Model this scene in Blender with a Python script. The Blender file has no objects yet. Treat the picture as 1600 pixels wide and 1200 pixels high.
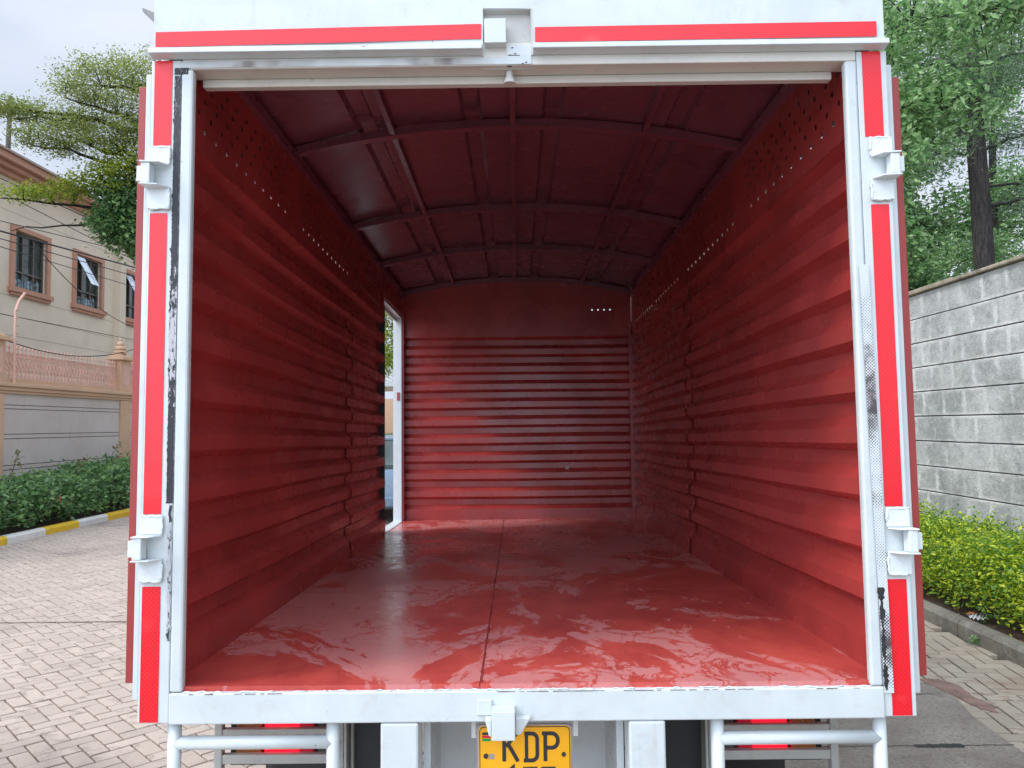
import bpy, bmesh, math, random
import numpy as np
from mathutils import Vector, Matrix
random.seed(7); rng = np.random.default_rng(7)
S = bpy.context.scene; C = S.collection
PI = math.pi
# ------------------------------------------------------------------ camera, sky, sun, exposure
cam = bpy.data.cameras.new('camera'); camo = bpy.data.objects.new('camera', cam); C.objects.link(camo)
cam.sensor_width = 36; cam.lens = 36*1227.5/1600; cam.clip_end = 800; cam.clip_start = .05
r_ = Vector((0.99992447, 0.00513309, -0.01116756)); u_ = Vector((0.01141954, -0.05200834, 0.99858136)); f_ = Vector((-0.004545, 0.99863346, 0.05206303))
camo.matrix_world = Matrix(((r_.x, u_.x, -f_.x, -0.0185), (r_.y, u_.y, -f_.y, -2.2034), (r_.z, u_.z, -f_.z, 1.6644), (0, 0, 0, 1)))
S.camera = camo
SUN_EL, SUN_ROT = math.radians(48), math.radians(250)
W = bpy.data.worlds.new('World'); S.world = W; W.use_nodes = True
nt = W.node_tree; nt.nodes.clear()
N = nt.nodes.new; L = nt.links.new
out = N('ShaderNodeOutputWorld'); bg = N('ShaderNodeBackground'); bg.inputs['Strength'].default_value = .11
sky = N('ShaderNodeTexSky'); sky.sky_type = 'NISHITA'; sky.sun_disc = False; sky.sun_elevation = SUN_EL; sky.sun_rotation = SUN_ROT
sky.dust_density = 2.0
tc = N('ShaderNodeTexCoord'); mp = N('ShaderNodeMapping'); mp.inputs['Scale'].default_value = (1, 1, 2.6)
cn = N('ShaderNodeTexNoise'); cn.inputs['Scale'].default_value = 1.7; cn.inputs['Detail'].default_value = 6; cn.inputs['Roughness'].default_value = .55
cr = N('ShaderNodeMapRange'); cr.inputs['From Min'].default_value = .28; cr.inputs['From Max'].default_value = .6; cr.inputs['To Min'].default_value = .72; cr.inputs['To Max'].default_value = 1
cl = N('ShaderNodeValToRGB'); cl.color_ramp.elements[0].color = (4.9, 5.5, 6.9, 1); cl.color_ramp.elements[1].color = (6.2, 6.7, 7.6, 1)
cl.color_ramp.elements[0].position = .35; cl.color_ramp.elements[1].position = .7
mx = N('ShaderNodeMix'); mx.data_type = 'RGBA'
L(tc.outputs['Generated'], mp.inputs['Vector']); L(mp.outputs[0], cn.inputs['Vector']); L(cn.outputs['Fac'], cr.inputs['Value']); L(cn.outputs['Fac'], cl.inputs['Fac'])
# overcast sky: brighter towards the zenith plus an added glow low behind the camera that lights the cargo box
sx = N('ShaderNodeSeparateXYZ'); L(tc.outputs['Generated'], sx.inputs[0])
zr = N('ShaderNodeMapRange'); zr.interpolation_type = 'SMOOTHSTEP'; L(sx.outputs[2], zr.inputs['Value'])
for k_, v_ in (('From Min', .35), ('From Max', .95), ('To Min', 1.), ('To Max', 1.7)): zr.inputs[k_].default_value = v_
dt = N('ShaderNodeVectorMath'); dt.operation = 'DOT_PRODUCT'; L(tc.outputs['Generated'], dt.inputs[0]); dt.inputs[1].default_value = (math.sin(math.radians(218))*.93, math.cos(math.radians(218))*.93, .33)
gr = N('ShaderNodeMapRange'); gr.interpolation_type = 'SMOOTHSTEP'; L(dt.outputs['Value'], gr.inputs['Value'])
for k_, v_ in (('From Min', .1), ('From Max', 1.), ('To Min', 0.), ('To Max', 2.6)): gr.inputs[k_].default_value = v_
ad = N('ShaderNodeMath'); ad.operation = 'ADD'; L(zr.outputs[0], ad.inputs[0]); L(gr.outputs[0], ad.inputs[1])
sc_ = N('ShaderNodeVectorMath'); sc_.operation = 'SCALE'; L(cl.outputs[0], sc_.inputs[0]); L(ad.outputs[0], sc_.inputs['Scale'])
L(cr.outputs[0], mx.inputs['Factor']); L(sky.outputs[0], mx.inputs['A']); L(sc_.outputs[0], mx.inputs['B']); L(mx.outputs['Result'], bg.inputs['Color']); L(bg.outputs[0], out.inputs[0])
sl = bpy.data.lights.new('sun', 'SUN'); sl.energy = 1.7; sl.angle = math.radians(16); sl.color = (1, .95, .88)
so = bpy.data.objects.new('sun', sl); C.objects.link(so)
sd = Vector((math.sin(SUN_ROT)*math.cos(SUN_EL), math.cos(SUN_ROT)*math.cos(SUN_EL), math.sin(SUN_EL)))
so.rotation_euler = sd.to_track_quat('Z', 'Y').to_euler(); so.location = (0, 0, 30)
S.view_settings.view_transform = 'Standard'; S.view_settings.look = 'None'; S.view_settings.gamma = 1
S.view_settings.exposure = 0.28
S.render.engine = 'CYCLES'
S.cycles.max_bounces = 12; S.cycles.diffuse_bounces = 8; S.cycles.transparent_max_bounces = 16

# ------------------------------------------------------------------ materials
MATS = {}
class NG:
    def __init__(s, name):
        s.m = bpy.data.materials.new(name); s.m.use_nodes = True; s.t = s.m.node_tree; s.b = s.t.nodes['Principled BSDF']
        s.tc = s.t.nodes.new('ShaderNodeTexCoord'); MATS[name] = s.m
    def n(s, ty, **k):
        x = s.t.nodes.new('ShaderNode'+ty)
        for a, v in k.items():
            if a in ('operation', 'data_type', 'feature', 'blend_type', 'noise_dimensions', 'distance', 'bands_direction', 'wave_type'): setattr(x, a, v)
            else: s.set(x, a.replace('_', ' '), v)
        return x
    def set(s, x, k, v):
        i = x.inputs[int(k)] if k.isdigit() else x.inputs[k]
        if hasattr(v, 'is_output') or isinstance(v, bpy.types.NodeSocket): s.t.links.new(v, i)
        else: i.default_value = v
    def obj(s, scale=(1, 1, 1), rot=(0, 0, 0)):
        x = s.n('Mapping'); s.t.links.new(s.tc.outputs['Object'], x.inputs[0]); x.inputs['Scale'].default_value = scale; x.inputs['Rotation'].default_value = rot
        return x.outputs[0]
    def noise(s, v, scale, det=4, rough=.5, dist=0):
        x = s.n('TexNoise', Vector=v, Scale=float(scale), Detail=float(det), Roughness=rough, Distortion=float(dist)); return x.outputs['Fac']
    def ramp(s, v, a, b, lo=0., hi=1.):
        x = s.n('MapRange'); s.set(x, 'Value', v)
        for k, q in (('From Min', a), ('From Max', b), ('To Min', lo), ('To Max', hi)): x.inputs[k].default_value = q
        return x.outputs[0]
    def mix(s, f, a, b):
        x = s.n('Mix', data_type='RGBA'); s.set(x, 'Factor', f)
        for k, q in (('A', a), ('B', b)):
            if isinstance(q, tuple): q = (*q[:3], 1)
            s.set(x, k, q)
        return x.outputs['Result']
    def math(s, op, a, b=0.):
        x = s.n('Math', operation=op); s.set(x, '0', a); s.set(x, '1', b); return x.outputs[0]
    def bump(s, h, st=.3, d=.01):
        x = s.n('Bump', Strength=st, Distance=d); s.set(x, 'Height', h); s.set(s.b, 'Normal', x.outputs[0]); return x
    def sep(s, v):
        x = s.n('SeparateXYZ'); s.set(x, '0', v); return x.outputs
def paint(name, col, rough=.35, var=.12, bump=.08, scale=3., dirt=None, dirtamt=.25, metal=0., bscale=60., chips=None):
    g = NG(name); o = g.obj()
    nz = g.noise(o, scale, 6, .6); c2 = tuple(c*(1-var*2) for c in col)
    c = g.mix(g.ramp(nz, .3, .7), c2, tuple(min(1, c*(1+var)) for c in col))
    if dirt:
        d = g.noise(o, scale*2.7, 8, .7, .5); c = g.mix(g.ramp(d, .56, .75, 0, dirtamt), c, dirt)
    if chips: c = g.mix(g.ramp(g.noise(o, 38, 6, .65, .3), .70, .715), c, chips); c = g.mix(g.ramp(g.noise(g.obj((1, 1, .12)), 16, 5, .6), .64, .8, 0, .35), c, (.33, .27, .21))
    g.set(g.b, 'Base Color', c); g.set(g.b, 'Roughness', g.ramp(g.noise(o, scale*2, 2), .3, .7, rough*.85, rough*1.18)); g.b.inputs['Metallic'].default_value = metal
    h = g.math('ADD', g.math('MULTIPLY', g.noise(o, bscale, 3), .35), g.noise(o, 6, 3)); g.bump(h, bump, .01)
    return g.m
WHITE = (.55, .605, .61)
M_white = paint('white_gloss_paint', WHITE, .3, .05, .14, 4, (.38, .34, .29), .35, chips=(.22, .15, .11))
M_weld = paint('white_weld', (.62, .675, .69), .35, .03, .35, 9, bscale=140.)
M_whitebounce = paint('white_paint_warm_bounce', (.60, .595, .54), .35, .05, .12, 4, (.38, .32, .26), .35, chips=(.25, .17, .12))  # white paint with warm bounce from the red floor put into its colour
M_cream = paint('cream_grey_paint', (.50, .50, .47), .45, .05, .1, 4, (.25, .22, .2), .25)
M_red = paint('red_oxide_paint', (.38, .047, .043), .27, .14, .03, 2.2)
M_redroof = paint('red_oxide_roof_haze', (.20, .064, .090), .27, .10, .05, 2.2)  # red oxide with purple haze and ceiling shade put into the colour
M_doorred = paint('door_red', (.30, .035, .03), .4, .06, .08)
M_black = paint('black_rubber', (.018, .019, .022), .6, .3, .7, 14, (.3, .31, .32), .5, bscale=220.)
M_dark = paint('dark_steel', (.02, .025, .028), .55, .2, .2)
M_grey = paint('grey_galvanised', (.40, .41, .38), .45, .08, .15, 6, (.12, .11, .09), .4)
M_rubber = paint('tyre_rubber', (.02, .02, .02), .8, .2, .3)
M_chrome = paint('alloy', (.5, .5, .52), .3, .05, .05, metal=.9)
M_peach = paint('peach_render', (.66, .43, .28), .8, .06, .25, 1.5, (.45, .28, .2), .3)
M_pink = paint('pink_iron', (.74, .45, .35), .5, .08, .1, 5)
M_beige = paint('beige_render', (.72, .63, .49), .85, .05, .25, .8, (.45, .38, .29), .35)
M_terra = paint('terracotta_trim', (.50, .26, .17), .7, .06, .2, 2)
M_bronze = paint('bronze_frame', (.10, .085, .07), .4, .1, .05)
M_blue = paint('car_paint', (.13, .19, .26), .25, .04, .03)
M_wire = paint('wire', (.02, .02, .022), .6, .1, 0)
M_soil = paint('soil', (.06, .037, .026), .95, .3, 1.0, 9, (.13, .08, .05), .8, bscale=50.)
M_pole = paint('pole', (.09, .075, .065), .8, .1, .3)
M_flower = paint('flower', (.75, .16, .13), .6, .1, .1)
M_litter = paint('litter', (.75, .76, .78), .5, .05, .2)
M_dryleaf = paint('dry_leaf', (.45, .17, .05), .7, .1, .2)
M_yel = paint('kerb_yellow', (.75, .47, .02), .7, .06, .4, 5, (.12, .10, .07), .6)
M_kwhite = paint('kerb_white', (.72, .70, .66), .7, .06, .4, 5, (.16, .13, .1), .6)
M_skin = paint('metal_plate_edge', (.35, .34, .35), .35, .1, .1, metal=.6)

def emis(name, col, st):
    g = NG(name); g.set(g.b, 'Base Color', (*col, 1)); g.set(g.b, 'Emission Color', (*col, 1)); g.b.inputs['Emission Strength'].default_value = st; g.b.inputs['Roughness'].default_value = .15
    o = g.obj((1, 1, 1)); w = g.n('TexWave', Scale=60., bands_direction='X'); g.set(w, 'Vector', o); g.bump(w.outputs['Fac'], .8, .003); return g.m
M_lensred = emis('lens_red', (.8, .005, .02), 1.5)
M_lensdark = emis('lens_dark_red', (.45, .008, .03), .35)
M_lensamb = emis('lens_amber', (.55, .20, .05), .0)
M_lensclear = emis('lens_clear', (.16, .18, .18), .0)

def glassy(name, col, rough=.06):
    g = NG(name); g.set(g.b, 'Base Color', (*col, 1)); g.b.inputs['Roughness'].default_value = rough
    o = g.obj(); c = g.mix(g.ramp(g.noise(o, 2.2, 5), .4, .6), col, tuple(q*1.9 for q in col)); g.set(g.b, 'Base Color', c); return g.m
M_glass = glassy('dark_glass', (.035, .05, .045))
M_sash = glassy('bright_sash_glass', (.45, .52, .58), .15)
M_jar = paint('jars', (.25, .33, .38), .3, .5, .1, 6)

# reflective tape: flat red with faint prismatic dots
def tape(name, dots):
    g = NG(name); o = g.obj()
    s = g.sep(o); a = g.math('SINE', g.math('MULTIPLY', s[0], 480.)); b = g.math('SINE', g.math('MULTIPLY', s[2], 480.))
    d = g.ramp(g.math('MULTIPLY', a, b), .55, .8); c = g.mix(g.math('MULTIPLY', d, dots), (.68, .004, .014), (.80, .05, .06))
    c = g.mix(g.ramp(g.noise(o, 7, 5), .62, .8, 0, .3), c, (.8, .15, .15))
    g.set(g.b, 'Base Color', c); g.b.inputs['Roughness'].default_value = .28; g.b.inputs['Coat Weight'].default_value = .12
    g.bump(g.noise(o, 18, 3), .08, .01); return g.m
M_tape = tape('reflective_tape_plain', .38); M_taped = tape('reflective_tape_dotted', .8)

def mesh_print(name, zones, dark, axis=2):
    # diamond perforation print showing through white paint; zones = list of (lo, hi) along axis
    g = NG(name); o = g.obj(); s = g.sep(o); k = 2*PI/.0088
    a = g.math('SINE', g.math('MULTIPLY', s[0], k)); b = g.math('SINE', g.math('MULTIPLY', s[2], k))
    lat = g.math('MULTIPLY', a, b)
    dens = None
    for lo, hi, amt in zones:
        m = (lo+hi)/2; h = (hi-lo)/2
        q = g.math('SUBTRACT', 1., g.math('DIVIDE', g.math('ABSOLUTE', g.math('SUBTRACT', s[axis], m)), h)); q = g.math('MULTIPLY', g.math('MAXIMUM', q, 0.), amt)
        dens = q if dens is None else g.math('MAXIMUM', dens, q)
    nz = g.noise(o, 22, 5); dens = g.math('MULTIPLY', dens, g.ramp(nz, .3, .62, .35, 1.4))
    f = g.math('GREATER_THAN', g.math('ADD', lat, g.math('MULTIPLY', dens, 1.9)), 1.0)
    c = g.mix(f, WHITE, g.mix(g.ramp(nz, .45, .55), dark, tuple(q*.4 for q in dark))); g.set(g.b, 'Base Color', c); g.b.inputs['Roughness'].default_value = .5
    return g.m
M_printR = mesh_print('perforated_print_right', [(.50, 1.16, .75), (.60, .95, 1.0), (.4, .62, .42), (.24, .46, .25), (-.05, .24, .8)], (.17, .14, .145))
M_printT = mesh_print('perforated_print_top', [(-1.02, -.50, .72), (-.7, -.35, .25), (-.45, -.02, .66), (.0, .06, .5)], (.26, .20, .16), 0)
def blackstrip():
    g = NG('worn_black_sealant'); o = g.obj(); s = g.sep(o)
    worn = g.math('MAXIMUM', g.math('SUBTRACT', 1., g.math('DIVIDE', g.math('ABSOLUTE', g.math('SUBTRACT', s[2], .98)), .28)), 0.)
    low = g.ramp(s[2], .5, .42)
    top = g.ramp(s[2], 1.5, 1.66, 0, .25)
    w = g.math('MAXIMUM', g.math('MAXIMUM', worn, g.math('MULTIPLY', low, .8)), top)
    nz = g.noise(g.obj((1, 1, .35)), 130, 5, .7); f = g.ramp(g.math('ADD', g.math('MULTIPLY', w, .30), nz), .66, .72)
    g.set(g.b, 'Base Color', g.mix(f, (.02, .022, .028), (.45, .46, .48))); g.b.inputs['Roughness'].default_value = .55; g.bump(nz, .8, .004); return g.m
M_strip = blackstrip()

def floor_mat():
    g = NG('wet_red_floor'); o = g.obj((1, .62, 1)); mo = o.node; mo.inputs['Location'].default_value = (3.3, 7.1, 0)
    isl = g.noise(o, 1.9, 10, .60, 1.1); n2 = g.noise(g.obj((1, .4, 1)), .9, 3)
    lev = g.math('ADD', isl, g.math('MULTIPLY', g.math('SUBTRACT', n2, .5), .35))
    big = g.ramp(lev, .488, .505)
    vein = g.math('ABSOLUTE', g.math('SUBTRACT', g.noise(g.obj((1, .8, 1)), 7, 7, .62, .8), .5)); cr = g.ramp(vein, .010, .026)
    band = g.ramp(lev, .60, .64); gate = g.ramp(g.noise(o, 1.6, 3), .36, .44)
    crack = g.math('MAXIMUM', cr, g.math('MAXIMUM', band, g.math('SUBTRACT', 1., gate)))
    f = g.math('MULTIPLY', big, crack)
    red = g.mix(g.ramp(g.noise(o, 6, 6, .6), .35, .65), (.41, .054, .047), (.56, .085, .066)); red = g.mix(g.ramp(g.noise(g.obj((3, 1, 1)), 9, 7, .7, 1), .6, .7, 0, .6), red, (.17, .03, .03))
    g.set(g.b, 'Base Color', g.mix(g.math('MULTIPLY', f, .62), red, (.60, .27, .26)))
    wet = g.ramp(g.noise(g.obj((1, .7, 1)), 1.3, 4), .42, .55)
    g.set(g.b, 'Roughness', g.math('ADD', g.ramp(wet, 0, 1, .34, .15), g.math('MULTIPLY', f, .12)))
    g.bump(g.math('ADD', g.noise(g.obj((1, .5, 1)), 7, 3), g.math('MULTIPLY', f, .15)), .05, .008); g.b.inputs['Specular IOR Level'].default_value = .55
    return g.m
M_floor = floor_mat()

def paver_mat(name, base, stain, sc):
    g = NG(name); geo = g.n('NewGeometry'); o = g.obj(); rp = geo.outputs['Random Per Island']
    c = g.mix(rp, tuple(b*.86 for b in base), tuple(b*1.1 for b in base))
    st = g.ramp(g.noise(o, .55, 6, .65, .5), .50, .62); c = g.mix(g.math('MULTIPLY', st, .7), c, stain)
    sp = g.ramp(g.math('ADD', g.noise(g.obj((1, 1.6, 1)), 9, 8, .72, .6), g.math('MULTIPLY', g.math('SUBTRACT', rp, .5), .12)), .56, .64); c = g.mix(g.math('MULTIPLY', sp, .65), c, stain)
    c = g.mix(g.ramp(g.noise(o, 160, 2), .3, .7, 0, .3), c, tuple(b*.7 for b in base))
    g.set(g.b, 'Base Color', c); g.b.inputs['Roughness'].default_value = .8; g.bump(g.noise(o, 90, 4, .7), .35, .006); return g.m
M_paveL = paver_mat('pink_pavers', (.46, .38, .315), (.21, .17, .145), 1)
M_paveR = paver_mat('buff_pavers', (.42, .355, .27), (.25, .15, .10), 1)
M_joint = paint('joint_sand', (.085, .065, .055), .95, .2, .3, 5)
def slab_mat():
    g = NG('worn_concrete_slab'); o = g.obj(); c = g.mix(g.ramp(g.noise(o, 1.6, 8, .65), .35, .65), (.20, .165, .13), (.36, .315, .26))
    c = g.mix(g.ramp(g.noise(o, 70, 5, .8), .45, .6, 0, .65), c, (.14, .115, .095)); c = g.mix(g.ramp(g.noise(o, 6, 8, .7, 1.5), .6, .66, 0, .5), c, (.10, .08, .065))
    g.set(g.b, 'Base Color', c); g.b.inputs['Roughness'].default_value = .85; g.bump(g.noise(o, 80, 5, .7), .6, .008); return g.m
M_slab = slab_mat()
def block_mat(name, a, b, dk, lines=None):
    g = NG(name); o = g.obj(); n1 = g.noise(o, 1.3, 9, .7, .4); c = g.mix(g.ramp(n1, .40, .60), a, b)
    c = g.mix(g.ramp(g.noise(o, 7, 9, .75, 1.0), .52, .68, 0, .6), c, dk)
    c = g.mix(g.ramp(g.noise(o, 22, 6, .8, .5), .50, .62, 0, .35), c, tuple(q*1.1 for q in b)); c = g.mix(g.ramp(g.noise(g.obj((1, 1, .25)), 4, 6, .6), .55, .75, 0, .5), c, (.55, .55, .52))
    if lines:   # block joints smeared in lighter mortar
        br = g.n('TexBrick', Scale=1., Mortar_Size=.05, Brick_Width=.40, Row_Height=.2855); br.offset = .5; br.inputs['Mortar Smooth'].default_value = .8
        cb = g.n('CombineXYZ'); s = g.sep(o); g.set(cb, 'X', g.math('ADD', s[1], g.math('MULTIPLY', g.noise(o, 4, 5, .7), .22))); g.set(cb, 'Y', s[2]); g.set(br, 'Vector', cb.outputs[0])
        c = g.mix(g.math('MULTIPLY', br.outputs['Fac'], g.ramp(g.noise(o, 2.2, 6, .7), .40, .58, .0, .8)), c, (.60, .61, .58))
    g.set(g.b, 'Base Color', c); g.b.inputs['Roughness'].default_value = .9
    g.bump(g.math('ADD', g.noise(o, 14, 8, .7), g.math('MULTIPLY', g.noise(o, 60, 4), .4)), .9, .02); return g.m
M_block = block_mat('grey_stone_block', (.25, .265, .25), (.45, .465, .44), (.14, .15, .135), True)
M_coping = block_mat('coping_concrete', (.20, .17, .12), (.34, .30, .22), (.10, .085, .06))
M_kerb = block_mat('concrete_kerb', (.17, .155, .12), (.27, .25, .20), (.09, .08, .06))
def panel_mat():
    g = NG('grey_pink_render'); o = g.obj(); c = g.mix(g.ramp(g.noise(o, .9, 6, .6), .3, .7), (.56, .48, .44), (.64, .57, .53)); c = g.mix(g.ramp(g.noise(g.obj((1, 1, .3)), 6, 5), .6, .75, 0, .3), c, (.3, .25, .22))
    g.set(g.b, 'Base Color', c); g.b.inputs['Roughness'].default_value = .85; g.bump(g.noise(o, 50, 4), .3, .01); return g.m
M_panel = panel_mat()
def leaf_mat(name, cols, tr=.42):
    g = NG(name); geo = g.n('NewGeometry'); r = g.n('ValToRGB'); cr = r.color_ramp
    while len(cr.elements) < len(cols): cr.elements.new(.5)
    for i, c in enumerate(cols): cr.elements[i].position = i/(len(cols)-1); cr.elements[i].color = (*c, 1)
    g.set(r, 'Fac', geo.outputs['Random Per Island']); c = r.outputs[0]
    g.set(g.b, 'Base Color', c); g.b.inputs['Roughness'].default_value = .45; g.b.inputs['Specular IOR Level'].default_value = .5
    t = g.n('BsdfTranslucent'); g.set(t, 'Color', c); ms = g.n('MixShader'); ms.inputs[0].default_value = tr
    o = g.t.nodes['Material Output']; g.t.links.new(g.b.outputs[0], ms.inputs[1]); g.t.links.new(t.outputs[0], ms.inputs[2]); g.t.links.new(ms.outputs[0], o.inputs[0]); return g.m
M_lfeather = leaf_mat('feathery_leaves', [(.13, .18, .06), (.24, .31, .08), (.38, .44, .10), (.19, .25, .08)])
M_lbright = leaf_mat('bright_yellow_leaves', [(.12, .2, .03), (.30, .40, .04), (.42, .46, .06)])
M_ldeep = leaf_mat('deep_green_leaves', [(.05, .12, .04), (.11, .23, .075), (.22, .38, .12)])
M_lmid = leaf_mat('mid_green_leaves', [(.07, .16, .05), (.15, .30, .10), (.27, .46, .16), (.42, .58, .30)])
M_lcon = leaf_mat('conifer_leaves', [(.06, .12, .06), (.12, .20, .10), (.20, .31, .17)], .2)
M_hedgeL = leaf_mat('hedge_leaves_green', [(.06, .14, .045), (.14, .29, .10), (.28, .46, .16), (.20, .34, .18)])
M_hedgeR = leaf_mat('hedge_leaves_lime', [(.06, .15, .02), (.14, .28, .03), (.36, .50, .03), (.66, .70, .05)])
M_twig = paint('twig', (.05, .038, .03), .9, .2, .3)
def bark():
    g = NG('bark'); o = g.obj((1, 1, .18)); n1 = g.noise(o, 26, 7, .7, .6); g.set(g.b, 'Base Color', g.mix(g.ramp(n1, .4, .6), (.010, .009, .008), (.05, .042, .036))); g.b.inputs['Roughness'].default_value = .95; g.bump(n1, 1., .05); return g.m
M_bark = bark()

# ------------------------------------------------------------------ mesh helpers
class MB:
    def __init__(s): s.v = []; s.f = []; s.mi = []; s.parts = []
    def add(s, vs, fs, m=0):
        o = len(s.v); s.v += [tuple(v) for v in vs]; s.f += [tuple(i+o for i in f) for f in fs]; s.mi += [m]*len(fs); s.parts.append((o, len(s.v), len(s.f)-len(fs), len(s.f)))
    def each(s, name, mat, parent=None, **k):
        out = []
        for (v0, v1, f0, f1) in s.parts:
            q = MB(); q.add(s.v[v0:v1], [tuple(i-v0 for i in f) for f in s.f[f0:f1]]); out.append(q.build(name, mat, parent, **k))
        return out[0]
    def box(s, x0, x1, y0, y1, z0, z1, m=0):
        x0, x1 = sorted((x0, x1)); y0, y1 = sorted((y0, y1)); z0, z1 = sorted((z0, z1))
        s.add([(x0, y0, z0), (x1, y0, z0), (x1, y1, z0), (x0, y1, z0), (x0, y0, z1), (x1, y0, z1), (x1, y1, z1), (x0, y1, z1)],
              [(3, 2, 1, 0), (4, 5, 6, 7), (0, 1, 5, 4), (1, 2, 6, 5), (2, 3, 7, 6), (3, 0, 4, 7)], m)
    def tube(s, pts, r, n=8, m=0, cap=True):
        pts = [Vector(p) for p in pts]; rs = r if isinstance(r, (list, tuple)) else [r]*len(pts); rings = []; up = None
        for i, p in enumerate(pts):
            t = (pts[min(i+1, len(pts)-1)]-pts[max(i-1, 0)]).normalized()
            if up is None: up = Vector((0, 0, 1)) if abs(t.z) < .9 else Vector((1, 0, 0))
            a = t.cross(up).normalized(); b = a.cross(t).normalized(); up = b
            rings.append([p+rs[i]*(math.cos(2*PI*k/n)*a+math.sin(2*PI*k/n)*b) for k in range(n)])
        vs = [v for q in rings for v in q]; fs = []
        for i in range(len(pts)-1):
            for k in range(n): k2 = (k+1) % n; fs.append((i*n+k, i*n+k2, (i+1)*n+k2, (i+1)*n+k))
        if cap: fs.append(tuple(range(n-1, -1, -1))); fs.append(tuple((len(pts)-1)*n+k for k in range(n)))
        s.add(vs, fs, m)
    def prism(s, poly, axis, a, b, m=0):
        # poly: 2D points; axis 'x','y','z' extrusion
        def P(p, t): return {'x': (t, p[0], p[1]), 'y': (p[0], t, p[1]), 'z': (p[0], p[1], t)}[axis]
        n = len(poly); s.add([P(p, a) for p in poly]+[P(p, b) for p in poly], [tuple(range(n))]+[tuple(range(2*n-1, n-1, -1))]+[(i, i+n, (i+1) % n+n, (i+1) % n) for i in range(n)], m)
    def lathe(s, prof, cx, cy, n=16, m=0, axis='z'):
        vs = []; fs = []
        for r, z in prof:
            for k in range(n):
                a = 2*PI*k/n; c, d = r*math.cos(a), r*math.sin(a)
                vs.append((cx+c, cy+d, z) if axis == 'z' else ((z, cx+c, cy+d) if axis == 'x' else (cx+c, z, cy+d)))
        for i in range(len(prof)-1):
            for k in range(n): fs.append((i*n+k, i*n+(k+1) % n, (i+1)*n+(k+1) % n, (i+1)*n+k))
        fs.append(tuple(range(n-1, -1, -1))); fs.append(tuple((len(prof)-1)*n+k for k in range(n))); s.add(vs, fs, m)
    def build(s, name, mat, parent=None, bevel=0, smooth=False, label=None, loc=None):
        me = bpy.data.meshes.new(name); me.from_pydata(s.v, [], s.f)
        for m in (mat if isinstance(mat, (list, tuple)) else [mat]): me.materials.append(m)
        if any(s.mi): me.polygons.foreach_set('material_index', s.mi)
        bm = bmesh.new(); bm.from_mesh(me); bmesh.ops.recalc_face_normals(bm, faces=bm.faces); bm.to_mesh(me); bm.free()
        if smooth: me.polygons.foreach_set('use_smooth', [True]*len(me.polygons))
        o = bpy.data.objects.new(name, me); C.objects.link(o)
        if parent: o.parent = parent
        if loc: o.location = loc
        if bevel:
            b = o.modifiers.new('bevel', 'BEVEL'); b.width = bevel; b.segments = 2; b.limit_method = 'ANGLE'; b.angle_limit = math.radians(40)
        if label: o['label'] = label
        return o
def mesh_np(name, V, F, mat, parent=None, smooth=False):
    me = bpy.data.meshes.new(name); V = np.asarray(V, np.float32); F = np.asarray(F, np.int32); n = F.shape[1]
    me.vertices.add(len(V)); me.vertices.foreach_set('co', V.ravel()); me.loops.add(F.size); me.loops.foreach_set('vertex_index', F.ravel())
    me.polygons.add(len(F)); me.polygons.foreach_set('loop_start', np.arange(len(F))*n); me.polygons.foreach_set('loop_total', np.full(len(F), n)); me.update(calc_edges=True)
    if smooth == 'crease': me.polygons.foreach_set('use_smooth', [True]*len(F)); me.set_sharp_from_angle(angle=math.radians(22))
    elif not smooth: me.shade_flat()
    me.materials.append(mat); o = bpy.data.objects.new(name, me); C.objects.link(o)
    if parent: o.parent = parent
    return o
def tag(o, label=None, cat=None, group=None, kind=None):
    if label: o['label'] = label
    if cat: o['category'] = cat
    if group: o['group'] = group
    if kind: o['kind'] = kind
    return o
def empty(name, loc, label, cat, group=None, rot=(0, 0, 0)):
    o = bpy.data.objects.new(name, None); C.objects.link(o); o.location = loc; o.rotation_euler = rot; return tag(o, label, cat, group)
def wob(a, b, n, amp, seed):
    r = random.Random(seed); return [(a+(b-a)*i/(n-1), r.uniform(-amp, amp)) for i in range(n)]

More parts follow.
